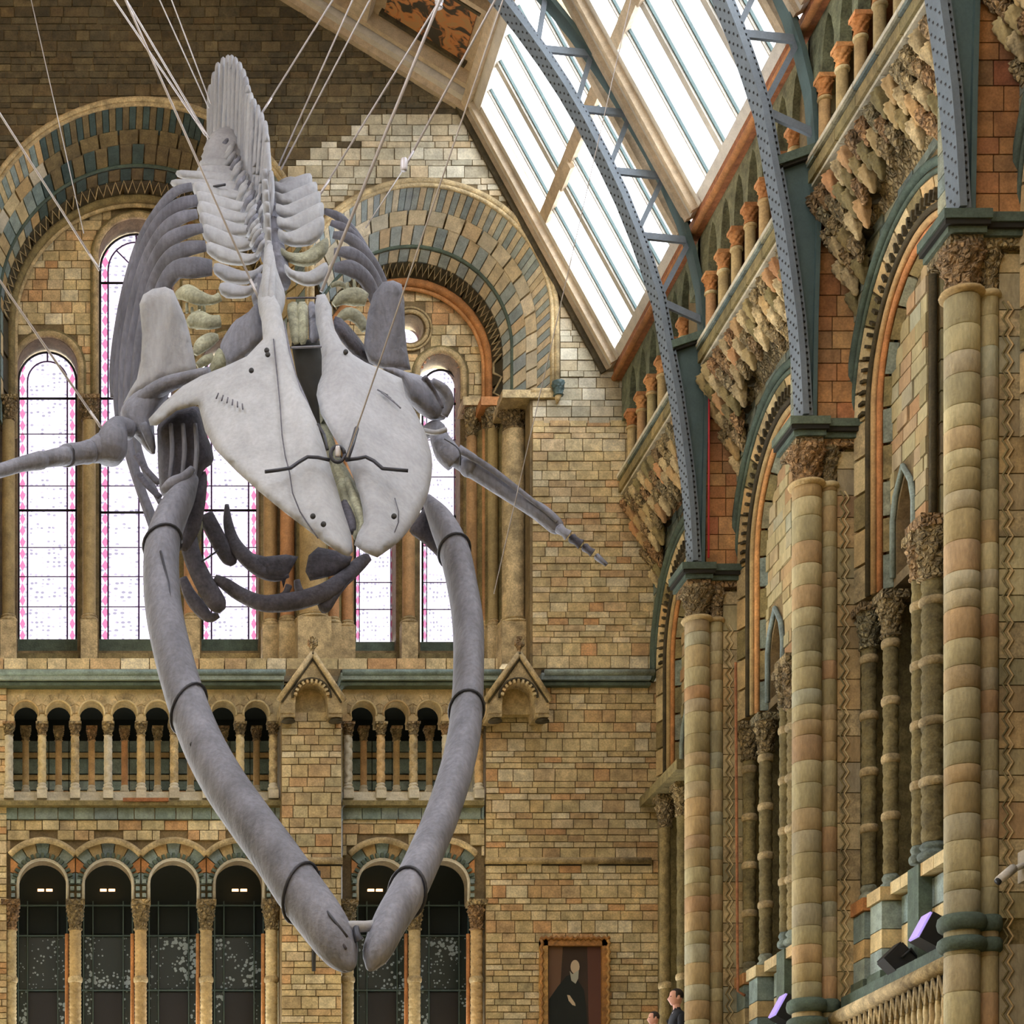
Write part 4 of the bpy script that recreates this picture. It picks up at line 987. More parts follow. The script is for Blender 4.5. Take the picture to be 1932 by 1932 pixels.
# ---- iron ribs ----
S1 = 136.8
inn = [(1306,1066),(1301,980),(1295,910),(1286,840),(1273,750),(1256,660),(1240,570),(1219,505),(1198,445),(1170,375),(1138,308),(1100,235),(1062,170),(1024,112),(985,58),(945,5),(880,-65),(790,-140),(680,-200),(540,-245),(400,-262)]
outc = [(1326,640),(1319,545),(1304,480),(1283,415),(1255,350),(1225,290),(1190,228),(1155,170),(1118,115),(1080,62),(1040,12),(980,-50),(890,-125),(770,-195),(620,-250),(500,-275),(400,-290)]
def rp(p, Y, dy=0): return V((p[0]-110)/S1, Y+dy, (2650-p[1])/S1)
def flange(name, pts, Y, hw, th, mat, par):
    P = [rp(p, Y) for p in pts]; v, f = [], []
    for i, p in enumerate(P):
        t = (P[min(i+1, len(P)-1)]-P[max(i-1, 0)]).normalized(); n = Vector((t.z, 0, -t.x))*th/2
        for s, u in ((-1, -1), (1, -1), (1, 1), (-1, 1)): v.append(p+n*s+Vector((0, u*hw, 0)))
    for i in range(len(P)-1):
        for j in range(4): a, b = i*4+j, i*4+(j+1) % 4; f.append((a, b, b+4, a+4))
    f += [(3, 2, 1, 0), tuple(len(v)-4+j for j in range(4))]
    return mk(name, v, f, mat, par)
def lerp_poly(pts, step):
    out = []; acc = 0
    for a, b in zip(pts[:-1], pts[1:]):
        L = math.hypot(b[0]-a[0], b[1]-a[1]); d = step-acc
        while d < L: out.append((a[0]+(b[0]-a[0])*d/L, a[1]+(b[1]-a[1])*d/L)); d += step
        acc = (acc+L) % step
    return out
def xat(pts, y):
    for a, b in zip(pts[:-1], pts[1:]):
        if (a[1]-y)*(b[1]-y) <= 0 and a[1] != b[1]: return a[0]+(b[0]-a[0])*(y-a[1])/(b[1]-a[1])
    return pts[-1][0]
def iron_rib(k, Y):
    nm = ['far', 'middle', 'near', 'frontmost'][k]
    o = root('iron_roof_rib', rp((1306, 1066), Y), 'riveted grey iron roof rib rising from the %s pier' % nm, 'girder')
    Yr = Y-.02
    fl_ = flange('inner_flange', inn, Yr, .15, .07, 'iron', o); flange('outer_flange', outc, Yr, .12, .06, 'irondk', o)
    flange('side_angle', [(p[0]+7, p[1]) for p in inn], Yr-.08, .03, .08, 'iron', o)
    # solid web below
    loop = [p for p in inn if p[1] >= 660]
    right = [(1322, 1066), (1325, 900), (1329, 760), (1328, 634)]
    pts = [(p[0]+2, p[1]) for p in loop]+[(1256, 655)]+right[::-1]
    plate('web_plate', pts, [], lambda a, b: rp((a, b), Yr, -.04), Vector((0, .08, 0)), 'irondk', o)
    flange('web_edge', right, Yr, .09, .05, 'irondk', o)
    flange('cap_plate', [(1254, 662), (1330, 636)], Yr, .14, .1, 'tealdk', o); flange('cap_plate', [(1256, 672), (1330, 646)], Yr, .11, .03, 'dark', o)
    nodes = [570, 447, 325, 208, 95, -15, -110, -180]
    def bar(a, b, w=.07): flange('lattice_bar', [a, b], Yr-.02, .025, w, 'iron', o)
    for i, y in enumerate(nodes):
        a = (xat(inn, y), y); yo = y+(38 if i == 0 else 10); b = (xat(outc, yo), yo); bar(a, b, .09)
        if i+1 < len(nodes): yo2 = nodes[i+1]+14; bar(a, (xat(outc, yo2), yo2))
    v, f = [], []
    def rivet(c, n, ax):
        k0 = len(v); r = .02
        a = ax.normalized(); b = n.cross(a).normalized()
        for q in range(5): an = q*2*math.pi/5; v.append(c+a*math.cos(an)*r+b*math.sin(an)*r)
        v.append(c+n*.016)
        for q in range(5): f.append((k0+q, k0+(q+1) % 5, k0+5))
    pl = lerp_poly(inn, 10)
    for i, p in enumerate(pl[:160]):
        c = rp(p, Yr); j = (pl[min(i+1, len(pl)-1)]); d = (rp(j, Yr)-c)
        if d.length < 1e-6: continue
        d.normalize(); n = Vector((-abs(d.z), 0, -abs(d.x) if d.x < 0 else d.x)); n.normalize()
        for s in ((-.11, .04) if i % 2 else (-.04, .11)): rivet(c+n*.036+Vector((0, s, 0)), n, d)
        rivet(rp((p[0]+8, p[1]), Yr, -.115), Vector((0, -1, 0)), d)
    mk('rivets', v, f, 'black', fl_, kind='stuff')
    return o
for k, Y in enumerate(PY[:4]): iron_rib(k, Y)
pp = root('red_pipe', rp((1327, 1060), 29.15), 'thin red pipe running up beside the far iron rib', 'pipe')
sweep('tube', [rp((1331, 1060), 29.1), rp((1332, 760), 29.1)], .014, flat('red_paint', (190, 50, 60)), pp, n=6)
p2 = root('drainpipe', V(9.42, 29.05, 5.2), 'slim red-brown vertical pipe in the corner beside the far pier', 'pipe')
s_ = W(1392, 1870, 29.0); e_ = W(1388, 1250, 29.0); sweep('tube', [W(1405, 1878, 28.9), s_, e_], .02, 'redwood', p2, n=8)
# ---- floodlights and camera ----
def flood(px, py, Y, s, label, lens, rot):
    o = root('floodlight', W(px, py, Y), label, 'floodlight')
    k = s
    inst('housing', unit('box', ubox, 'black'), W(px, py, Y), (.28*k, .3*k, .34*k), o, rot=(0, rot, 0))
    d = Vector((-math.cos(rot), 0, math.sin(rot)))
    inst('lens', unit('box', ubox, lens), W(px, py, Y)+d*.15*k, (.03*k, .26*k, .32*k), o, rot=(0, rot, 0))
    for q in (-1, 1): sweep('yoke', [W(px, py, Y)+Vector((0, q*.18*k, 0)), W(px, py, Y)+Vector((.12*k, q*.18*k, .12*k)), W(px, py, Y)+Vector((.28*k, q*.1*k, -.05*k))], .02, 'black', o, n=5)
    for q in range(4): sweep('cooling_fin', [W(px+12+7*q, py+2, Y), W(px+12+7*q, py-22+5*q, Y)], .018, 'black', o, n=5)
    inst('clamp', unit('capital', ucap, 'black'), W(px+10, py+30, Y), (.09*k, .09*k, .2*k), o)
    return o
flood(1758, 1760, 22.3, .9, 'black floodlight with violet lens on the balcony left of the near pier', 'lens', .5)
flood(1692, 1812, 23.4, .8, 'smaller black floodlight on the balcony below the paired columns', 'black', .8)
flood(1486, 1908, 27.1, .95, 'black floodlight with violet lens beside the middle pier foot', 'lens', .5)
c = root('security_camera', W(1915, 1652, 20.3), 'white cylindrical security camera at the right edge', 'camera')
sweep('body', [W(1884, 1662, 20.2), W(1912, 1638, 20.3)], .045, 'whitewood', c); sweep('lens', [W(1881, 1665, 20.2), W(1885, 1661, 20.2)], .035, 'black', c)
sweep('bracket', [W(1908, 1642, 20.3), W(1932, 1632, 20.4)], .03, 'whitewood', c); inst('mount', unit('box', ubox, 'whitewood'), W(1940, 1635, 20.45), (.14, .14, .3), c)
M['ribgr'] = stone('grey_rib_bone', [(100,101,114),(110,111,124),(92,92,106)], rough=.75, noise=5, depth=.3, bump=.4, big=.2, streak=(1,1,.3))
# =============== whale skeleton ===============
wh = root('whale_skeleton', W(560, 700, 21), 'huge suspended whale skeleton diving head first with open jaws', 'skeleton')
def crom(P, n=5):
    out = []
    for i in range(len(P)-1):
        p0, p1, p2, p3 = P[max(i-1, 0)], P[i], P[i+1], P[min(i+2, len(P)-1)]
        for q in range(n):
            t = q/n; out.append(tuple(.5*((2*b)+(-a+c)*t+(2*a-5*b+4*c-d)*t*t+(-a+3*b-3*c+d)*t**3) for a, b, c, d in zip(p0, p1, p2, p3)))
    out.append(tuple(P[-1])); return out
def bone(name, P, mat='bone', par=None, ratio=1.0, n=10, sub=4):
    """P: (px, py, Y, half width in px); ratio: thickness along the view against half width"""
    Q = crom(P, sub); return sweep(name, [W(q[0], q[1], q[2]) for q in Q], [max(.004, q[3]*q[2]/F) for q in Q], mat, par or wh, n=n, flat=ratio)
def slab(name, outl, yf, thick, mat='bone', par=None, step=11, edge=26, bulge=None, smooth_o=True):
    """a bone plate: outline seen in the photo, its own depth yf(px,py) and real thickness, rounded to the rim"""
    o2 = []
    for i, p in enumerate(outl):
        q = outl[(i+1) % len(outl)]; L = math.hypot(q[0]-p[0], q[1]-p[1]); m = max(1, int(L/step))
        for j in range(m): o2.append((p[0]+(q[0]-p[0])*j/m, p[1]+(q[1]-p[1])*j/m))
    if smooth_o:
        n = len(o2); o2 = [((o2[i-1][0]+2*o2[i][0]+o2[(i+1) % n][0])/4, (o2[i-1][1]+2*o2[i][1]+o2[(i+1) % n][1])/4) for i in range(n)]
    xs = [p[0] for p in o2]; ys = [p[1] for p in o2]; n = len(o2)
    def inside(x, y):
        c = False
        for i in range(n):
            (x1, y1), (x2, y2) = o2[i], o2[i-1]
            if (y1 > y) != (y2 > y) and x < (x2-x1)*(y-y1)/(y2-y1)+x1: c = not c
        return c
    def dist(x, y):
        b = 1e9
        for i in range(n):
            (x1, y1), (x2, y2) = o2[i], o2[i-1]; dx, dy = x2-x1, y2-y1; t = max(0, min(1, ((x-x1)*dx+(y-y1)*dy)/(dx*dx+dy*dy+1e-9)))
            b = min(b, math.hypot(x-x1-t*dx, y-y1-t*dy))
        return b
    pts = [Vector(p) for p in o2]; R = random.Random(len(o2))
    y = min(ys)+step/2; r = 0
    while y < max(ys):
        x = min(xs)+(step/2 if r % 2 else 0)
        while x < max(xs):
            if inside(x, y) and dist(x, y) > step*.45: pts.append(Vector((x+R.uniform(-1, 1), y)))
            x += step
        y += step*.87; r += 1
    res = geometry.delaunay_2d_cdt(pts, [], [list(range(n))], 1, 1e-4)
    P, T = res[0], res[2]
    nb = len(P); ds = [dist(p.x, p.y) for p in P]; fr, bk = [], []
    for p, d in zip(P, ds):
        y0 = yf(p.x, p.y); u = min(1, d/edge); t = thick*(.12+.88*math.sqrt(max(0, 1-(1-u)**2)))
        b = bulge(p.x, p.y) if bulge else 0
        fr.append(W(p.x, p.y, y0-t/2-b)); bk.append(W(p.x, p.y, y0+t/2))
    f = [tuple(t) for t in T]; f2 = [tuple(nb+i for i in reversed(t)) for t in T]
    from collections import Counter
    ec = {}
    for t in T:
        for i in range(len(t)):
            e = (t[i], t[(i+1) % len(t)]); k = (min(e), max(e)); ec.setdefault(k, []).append(e)
    side = [(e[0][1], e[0][0], e[0][0]+nb, e[0][1]+nb) for k, e in ec.items() if len(e) == 1]
    return mk(name, fr+bk, f+f2+side, mat, par or wh, smooth=True)
SY = lambda x, y: 20.7-(y-540)*.0052       # the skull leans towards the camera going down
skull = slab('maxilla', [(490,561),(496,640),(466,672),(425,691),(379,709),(345,728),(308,760),(280,791),(283,803),(296,803),(333,775),(374,764),(387,814),(406,848),(448,891),(486,925),(532,963),(578,998),(617,1028),(645,1046),(658,1050),(666,1040),(663,1009),(647,960),(636,920),(624,883),(612,840),(597,795),(583,765),(567,737),(555,700),(544,661),(536,615),(528,577),(517,557)],
     lambda x, y: SY(x, y)+((x-540)/260)**2*.9, .2, edge=12, smooth_o=False, bulge=lambda x, y: .10*math.exp(-((x-(525+(y-560)*.22))/26)**2))
skull2 = slab('maxilla', [(597,557),(594,577),(596,610),(601,630),(607,672),(607,707),(600,726),(597,745),(605,780),(616,800),(628,822),(640,840),(647,856),(659,883),(670,910),(678,933),(684,960),(686,986),(674,1009),(668,1028),(690,1044),(712,1052),(735,1036),(755,1020),(770,1002),(787,978),(800,952),(809,928),(814,902),(816,878),(814,856),(807,828),(797,803),(783,775),(766,749),(758,714),(716,695),(690,684),(666,669),(646,648),(632,623),(627,600),(626,580),(613,554)],
     lambda x, y: SY(x, y)+((x-640)/210)**2*.55, .2, edge=12, smooth_o=False, bulge=lambda x, y: .10*math.exp(-((x-(615+(y-560)*.25))/26)**2))
# suture lines, nail holes on the maxillae
def surf(P, name, w, mat='bonedk', off=.155): return sweep(name, [W(x, y, SY(x, y)+(((x-540)/260)**2*.9 if x < 600 else ((x-640)/210)**2*.55)-off) for x, y in P], w, mat, skull if P[0][0] < 600 else skull2, n=5)
surf([(516,640),(522,700),(528,760),(532,820),(538,860),(546,890),(552,930),(566,965),(582,990),(600,1015)], 'suture', .006)
surf([(660,770),(675,805),(690,830),(700,850)], 'suture', .005); surf([(745,940),(752,965),(752,985),(742,1010)], 'suture', .005)
for i in range(6): surf([(412+i*9, 742+i*4), (400+i*10+8, 752+i*4)], 'crease', .007, off=.165)
for i in range(5): surf([(712+i*7, 735+i*5), (732+i*6, 746+i*6)], 'crease', .007, 'bonegr', off=.155)
for x, y in ((503,662),(505,670),(652,665),(590,975),(610,990),(743,975),(474,700)): inst('hole', unit('ring', uring, 'black'), W(x, y, SY(x, y)-.2), (.02, .02, .02), skull if x < 600 else skull2, rot=(math.pi/2, 0, 0))
# slot between the maxillae: nasal bones, vomer, dark hollow
slab('nasal_bone', [(540,572),(562,566),(566,600),(568,650),(552,655),(546,620)], lambda x, y: SY(x, y)+.22, .14, 'boneol', edge=12)
slab('nasal_bone', [(560,566),(580,566),(582,610),(580,652),(564,654),(562,610)], lambda x, y: SY(x, y)+.2, .16, 'boneol', edge=10)
slab('nasal_bone', [(581,566),(594,566),(600,610),(604,650),(583,650)], lambda x, y: SY(x, y)+.24, .14, 'bonegr', edge=8)
bone('crossbar', [(541,563,20.3,2),(570,562,20.25,2),(596,562,20.3,2)], 'bonedk', n=6)
bone('crossbar', [(550,656,19.95,2.5),(578,655,19.9,2.5),(606,654,19.95,2.5)], 'bonegr', n=6)
slab('premaxilla', [(536,600),(546,650),(560,710),(580,755),(598,800),(585,790),(566,745),(548,690),(534,630)], lambda x, y: SY(x, y)+.1, .2, 'bonegr', edge=7, step=8)
slab('nasal_hollow', [(548,640),(606,640),(612,700),(604,745),(625,830),(650,870),(610,850),(585,770),(560,710)], lambda x, y: SY(x, y)+.5, .2, 'dark', edge=10)
slab('vomer', [(600,740),(612,770),(640,860),(665,900),(690,960),(690,1010),(672,1028),(650,975),(628,900),(604,800)], lambda x, y: SY(x, y)+.28, .22, 'boneol', edge=12)
bone('vomer_ridge', [(655,905,18.9,6),(672,950,18.7,9),(684,985,18.5,8),(678,1012,18.4,5)], 'boneol')
bone('vomer_tip', [(650,950,18.8,8),(660,985,18.6,12),(668,1005,18.5,6)], 'bonedk')
# occiput and neck crest
slab('occipital_bone', [(499,470),(507,450),(516,470),(521,505),(530,530),(541,560),(530,600),(512,640),(498,620),(488,590),(485,560),(494,525)], lambda x, y: 20.9-(y-560)*.004, .4, 'bone', edge=18)
slab('temporal_bone', [(486,565),(470,590),(444,602),(425,630),(414,650),(418,695),(430,700),(470,670),(497,640),(494,600)], lambda x, y: 21.0+(490-x)*.004, .2, 'bonegr', edge=20)
slab('temporal_bone', [(414,650),(405,665),(398,690),(385,700),(395,712),(424,702),(428,680)], lambda x, y: 21.1, .16, 'boneol', edge=12)
slab('temporal_bone', [(628,590),(645,600),(665,622),(680,640),(700,670),(720,690),(700,692),(664,668),(640,640),(630,620)], lambda x, y: 20.9+(x-630)*.004, .2, 'bonedk', edge=16)
slab('cheek_bone', [(716,694),(745,692),(765,702),(790,706),(815,718),(838,726),(853,742),(856,760),(850,780),(838,795),(826,797),(800,788),(778,768),(762,745),(757,715)], lambda x, y: 20.4+(x-720)*.004, .5, 'bonegr', edge=26)
bone('eye_rim', [(815,720,20.3,7),(838,735,20.35,9),(848,758,20.4,9),(838,785,20.45,7)], 'bonegr')
bone('eye_rim', [(800,712,20.2,6),(820,740,20.3,4),(835,770,20.3,3)], 'bonedk')
bone('cheek_arch', [(395,705,20.3,12),(350,714,20.4,12),(310,728,20.5,15),(278,748,20.6,16),(262,762,20.65,12)], 'bonegr', ratio=1.2)
slab('skull_base', [(296,800),(330,770),(376,764),(387,812),(402,850),(405,880),(385,880),(372,925),(345,942),(318,945),(302,935),(298,880)], lambda x, y: 20.5, .5, 'bonedk', edge=24)
for x0 in (322, 345, 368): bone('skull_base_ridge', [(x0, 800, 20.2, 4), (x0+3, 850, 20.18, 5), (x0-2, 905, 20.2, 4)], 'bonegr', n=7)
bone('ear_bone', [(310,925,20.1,9),(325,912,20.05,12),(345,902,20.05,10),(362,885,20.1,7)], 'bonegr')
# shoulder blades
slab('shoulder_blade', [(263,574),(270,556),(288,545),(312,541),(327,548),(336,568),(348,595),(358,630),(366,670),(372,700),(345,712),(305,720),(272,738),(250,752),(236,775),(233,760),(244,738),(258,715),(266,680),(268,630)], lambda x, y: 20.9+(y-540)*.0008, .13, 'bone', edge=9, smooth_o=False, bulge=lambda x, y: .06*math.exp(-((x-(330-(y-550)*.2))/16)**2))
slab('shoulder_blade', [(722,532),(742,529),(758,536),(763,570),(764,620),(768,660),(775,698),(745,700),(715,694),(696,684),(686,655),(690,620),(694,590),(704,555)], lambda x, y: 20.9+(y-540)*.0008, .13, 'bonegr', edge=9, smooth_o=False, bulge=lambda x, y: .05*math.exp(-((x-(745-(y-530)*.05))/14)**2))  # greyer than the left blade: its shaded side is put into the colour
slab('shoulder_joint', [(262,735),(300,722),(322,730),(318,752),(300,770),(290,790),(292,830),(296,858),(284,860),(262,832),(240,812),(226,790),(228,768),(242,750)], lambda x, y: 20.75, .45, 'bonegr', edge=22)
bone('shoulder_spike', [(270,800,20.4,8),(283,830,20.4,9),(290,856,20.4,3)], 'bonegr')
# flippers: left of picture
bone('humerus', [(247,812,20.6,18),(222,806,20.5,20),(212,830,20.4,30),(208,855,20.4,30),(206,872,20.4,20)], 'bonegr', ratio=1.0, n=14)
bone('humerus_neck', [(206,838,20.45,28),(188,846,20.4,26),(172,852,20.35,21)], 'bonegr')
bone('wrist_ring', [(172,852,20.35,21),(165,853,20.33,22),(152,855,20.3,20),(128,859,20.25,21),(125,860,20.2,20)], 'bonegr')
bone('forearm_bone', [(125,860,20.2,18),(100,864,20.1,16),(78,868,20.05,15),(75,869,20.0,17),(40,876,19.9,14),(0,888,19.75,13),(-60,905,19.5,12),(-130,930,19.2,10)], 'bonegr')
# right of picture
bone('humerus', [(800,818,20.8,12),(822,808,20.7,15),(830,830,20.65,18),(842,852,20.6,22),(860,872,20.6,20)], 'bonegr', n=12)
bone('joint_ring', [(800,812,20.5,5),(822,816,20.45,5),(842,810,20.45,5)], 'bone', n=7)
bone('forearm_bone', [(858,858,20.6,20),(880,872,20.6,20),(888,880,20.55,21),(900,888,20.55,18),(945,920,20.5,15),(990,950,20.45,14),(1020,968,20.4,16),(1048,992,20.4,15),(1056,1002,20.4,10)], 'bonegr')
bone('forearm_strut', [(868,850,20.4,7),(920,880,20.4,6),(980,925,20.35,5),(1030,965,20.3,4),(1052,985,20.3,3)], 'bonegr', n=7)
P = [(1056,998,11),(1072,1010,11),(1080,1016,10),(1096,1027,10),(1104,1033,9),(1118,1043,8),(1126,1050,7),(1145,1066,4)]
for i in range(0, len(P), 2): bone('finger_bone', [(P[i][0], P[i][1], 20.35, P[i][2]*.9), ((P[i][0]+P[i+1][0])/2, (P[i][1]+P[i+1][1])/2, 20.3, P[i][2]*.72), (P[i+1][0], P[i+1][1], 20.3, P[i+1][2])], ['bonegr', 'bonedk', 'bonedk', 'bonegr'][i//2], n=8)
bone('strut_wire', [(838,828,20.2,1.6),(860,842,20.2,1.6),(868,855,20.2,1.6),(868,878,20.25,1.6)], 'strap', n=5)
# ---- mandibles ----
LM = [(362,905,20.2,14),(342,940,20.1,26),(324,972,19.95,31),(308,1018,19.8,33),(304,1075,19.6,34),(309,1150,19.3,35),(325,1230,18.9,36),(350,1318,18.5,37),(381,1400,18.1,39),(421,1475,17.7,41),(469,1545,17.3,42),(519,1613,16.9,43),(563,1678,16.6,45),(608,1740,16.3,44),(640,1790,16.1,36),(657,1822,16.0,17),(660,1832,16,4)]
lj = bone('mandible', LM, 'bonegr', ratio=1.25, n=18, sub=5)
RM = [(806,944,20.1,10),(832,985,19.95,22),(857,1040,19.75,27),(873,1110,19.5,27),(883,1180,19.2,28),(884,1258,18.85,28),(881,1330,18.5,29),(873,1400,18.15,31),(856,1470,17.8,32),(831,1545,17.4,33),(801,1615,17.0,34),(768,1685,16.6,35),(735,1742,16.3,33),(712,1795,16.05,27),(701,1824,16.0,12),(700,1832,16,4)]
rj = bone('mandible', RM, 'bonegr', ratio=1.4, n=18, sub=5)
slab('jaw_flange', [(388,880),(392,900),(388,950),(378,1000),(352,1045),(337,1040),(336,1000),(352,950),(370,915)], lambda x, y: 20.35, .12, 'bonedk', edge=14)
slab('jaw_flange', [(800,952),(790,975),(768,1003),(796,1022),(826,1050),(845,1090),(848,1060),(832,1020),(816,985)], lambda x, y: 20.2, .12, 'bonedk', edge=12)
def jawline(P, name, mat, w, dx): 
    Q = crom([(a+dx*d, b, y-d*y/F*1.3, d) for a, b, y, d in P], 3); return sweep(name, [W(q[0], q[1], q[2]) for q in Q], w, mat, lj if P is LM or P[0] in LM else rj, n=5)
jawline(LM[3:8], 'jaw_groove', 'bonedk', .005, .1); jawline(LM[13:15], 'jaw_groove', 'bonedk', .012, .35); jawline(RM[4:7], 'jaw_groove', 'bonedk', .008, .3)
def holes(P, ids, mat='black'):
    for i, dx in ids:
        a, b, y, d = P[i]; c = W(a+dx, b+6, y-d*y/F*1.28); inst('nerve_hole', unit('bell', ubell, mat), c+Vector((0, .05, 0)), (.03, .03, .07), lj if P is LM else rj, rot=(math.pi/2, 0, 0))
holes(LM, [(4, 8), (5, 6), (6, 3), (7, 6), (8, -18)]); holes(RM, [(3, -6), (4, -4), (5, -6), (7, -10), (9, -8)])
bone('jaw_link', [(640,1752,16.2,12),(662,1748,16.1,11),(686,1748,16.1,11),(706,1745,16.2,10)], 'bone', ratio=.8); bone('jaw_link', [(672,1750,16.05,6),(674,1765,16.0,7),(678,1775,16.0,10)], 'strap', n=8)
# ---- throat bones (hyoid) and lower chest, shade from above put into darker bone ----
bone('hyoid_bone', [(405,1090,21.2,7),(425,1102,21.2,12),(455,1122,21.2,14),(495,1138,21.1,16),(535,1137,21.1,18),(575,1130,21.1,18),(615,1115,21.1,17),(650,1090,21.2,15),(680,1062,21.3,13),(697,1050,21.3,8)], 'bonedk', ratio=.7)
bone('hyoid_arm', [(428,952,21.3,4),(430,985,21.3,9),(440,1020,21.3,12),(462,1050,21.2,15),(492,1075,21.2,15),(520,1088,21.2,10),(545,1086,21.2,4)], 'bonedk', ratio=.7)
slab('hyoid_plate', [(462,1040),(500,1050),(540,1046),(563,1050),(552,1070),(540,1092),(535,1110),(530,1092),(505,1092),(480,1078)], lambda x, y: 21.2, .1, 'bonedk', edge=8, smooth_o=False)
slab('hyoid_plate', [(582,1048),(600,1032),(640,1040),(665,1050),(660,1065),(632,1085),(605,1092),(585,1096),(576,1078)], lambda x, y: 21.2, .1, 'bonedk', edge=8, smooth_o=False)
bone('hyoid_prong', [(545,1105,21.1,7),(538,1120,21.1,6),(525,1130,21.1,9)], 'bonedk'); bone('hyoid_prong', [(560,1095,21.1,6),(565,1115,21.1,8),(580,1128,21.1,9)], 'bonedk')
slab('hyoid_tip', [(595,1132),(640,1112),(668,1090),(640,1125),(622,1155),(606,1160)], lambda x, y: 21.15, .09, 'bonedk', edge=10, step=8)
bone('chest_bone', [(388,972,21.3,15),(402,1000,21.3,16),(418,1030,21.3,16),(434,1055,21.3,15),(440,1066,21.3,6)], 'bonedk', ratio=.6)
bone('chest_bone', [(352,985,21.2,17),(360,1040,21.2,17),(378,1085,21.2,18),(398,1120,21.2,19),(412,1142,21.2,17),(420,1152,21.2,8)], 'bonedk', ratio=.6)
bone('chest_bone', [(345,1090,21.3,8),(357,1120,21.3,12),(375,1145,21.3,14),(395,1165,21.3,10),(412,1160,21.3,6)], 'bonedk', ratio=.6)
bone('chest_wire', [(380,1060,21.1,1.8),(395,1050,21.1,1.8),(412,1038,21.1,1.8)], 'strap', n=5)
slab('chest_plate', [(355,990),(378,972),(384,985),(378,1020),(372,1035)], lambda x, y: 21.25, .07, 'boneol', edge=8, step=8)
# ---- ribs ----
RL = [[(362,352,23.9,7),(330,362,23.9,8),(300,395,23.95,8),(268,450,24.1,8),(240,530,24.2,7),(222,620,24.3,7),(213,700,24.3,7),(213,750,24.3,5)],
 [(372,378,23.5,10),(335,388,23.5,11),(300,420,23.6,11),(268,480,23.8,10),(242,560,23.9,9),(228,650,23.9,8),(220,735,23.9,7),(222,790,23.9,5)],
 [(372,403,23.1,8),(340,412,23.1,11),(308,438,23.2,12),(276,495,23.4,11),(250,575,23.5,9),(234,665,23.5,8),(230,760,23.5,7),(236,830,23.5,7),(252,890,23.5,7),(272,950,23.4,7),(290,1005,23.3,6)],
 [(382,430,22.7,8),(350,438,22.7,11),(315,458,22.8,13),(285,510,23.0,11),(260,585,23.1,9),(244,675,23.1,8),(240,770,23.1,8),(248,850,23.1,8),(266,920,23.0,8),(292,985,22.9,8),(310,1020,22.9,5)],
 [(388,464,22.3,9),(352,470,22.3,13),(320,488,22.4,14),(292,535,22.6,12),(270,605,22.7,10),(256,690,22.7,8),(252,780,22.7,7),(262,850,22.7,7),(282,905,22.6,7),(306,955,22.6,5)],
 [(400,505,21.9,13),(365,505,21.9,18),(332,510,22.0,16),(306,545,22.1,12),(285,610,22.2,9),(270,690,22.2,8),(262,750,22.3,7)]]
for r in RL: bone('rib', [(q[0], q[1], q[2], q[3]*(1.18 if i_ < 4 else 1)) for i_, q in enumerate(r)], 'ribgr', ratio=.4)
for r in [[(300,640,22.0,7),(280,700,22.1,8),(262,770,22.2,8)], [(258,858,21.9,7),(275,885,21.8,6),(300,912,21.7,6)], [(262,895,21.9,7),(280,918,21.8,6),(302,938,21.7,6)]]: bone('rib', r, 'bonedk', ratio=.55)
RR = [[(612,398,23.6,6),(640,410,23.6,9),(668,440,23.7,9),(690,472,23.8,8),(705,500,23.9,6),(712,520,23.9,5)],
 [(624,420,23.2,6),(652,432,23.2,9),(680,462,23.3,10),(705,500,23.4,9),(722,540,23.5,8),(738,600,23.6,7),(746,680,23.6,5)],
 [(628,443,22.8,7),(660,450,22.8,11),(690,480,22.9,12),(716,520,23.0,10),(735,575,23.1,8),(745,650,23.2,6)],
 [(630,475,22.4,7),(660,478,22.4,13),(688,500,22.5,14),(712,540,22.6,12),(730,600,22.7,9),(738,670,22.8,6)],
 [(630,505,22.0,8),(660,506,22.0,16),(688,525,22.1,15),(706,560,22.2,12),(716,600,22.2,8)]]
for r in RR: bone('rib', r, 'ribgr', ratio=.4)
for r in [[(334,556,21.7,8),(352,552,21.6,16),(375,562,21.5,14),(400,566,21.5,9),(415,560,21.5,9)], [(355,612,21.5,8),(372,604,21.5,18),(395,608,21.4,14),(415,606,21.4,12)], [(368,668,21.4,6),(380,652,21.4,14),(398,640,21.4,13),(412,636,21.4,6)], [(372,690,21.4,6),(388,680,21.4,10),(402,672,21.4,7)],
          [(630,575,21.5,6),(648,562,21.5,14),(672,560,21.5,18),(692,566,21.5,12)], [(636,606,21.4,6),(655,592,21.4,12),(675,600,21.4,12),(690,622,21.4,9)], [(624,540,21.8,4),(640,535,21.8,6),(658,545,21.8,4)]]: bone('neck_rib', r, 'boneol', ratio=.7)
for x, y in ((352,584),(362,592),(375,578),(384,582),(382,596),(655,545),(668,540)): bone('neck_process', [(x, y-12, 21.6, 2.5), (x+1, y+6, 21.6, 3.5)], 'boneol', n=6)
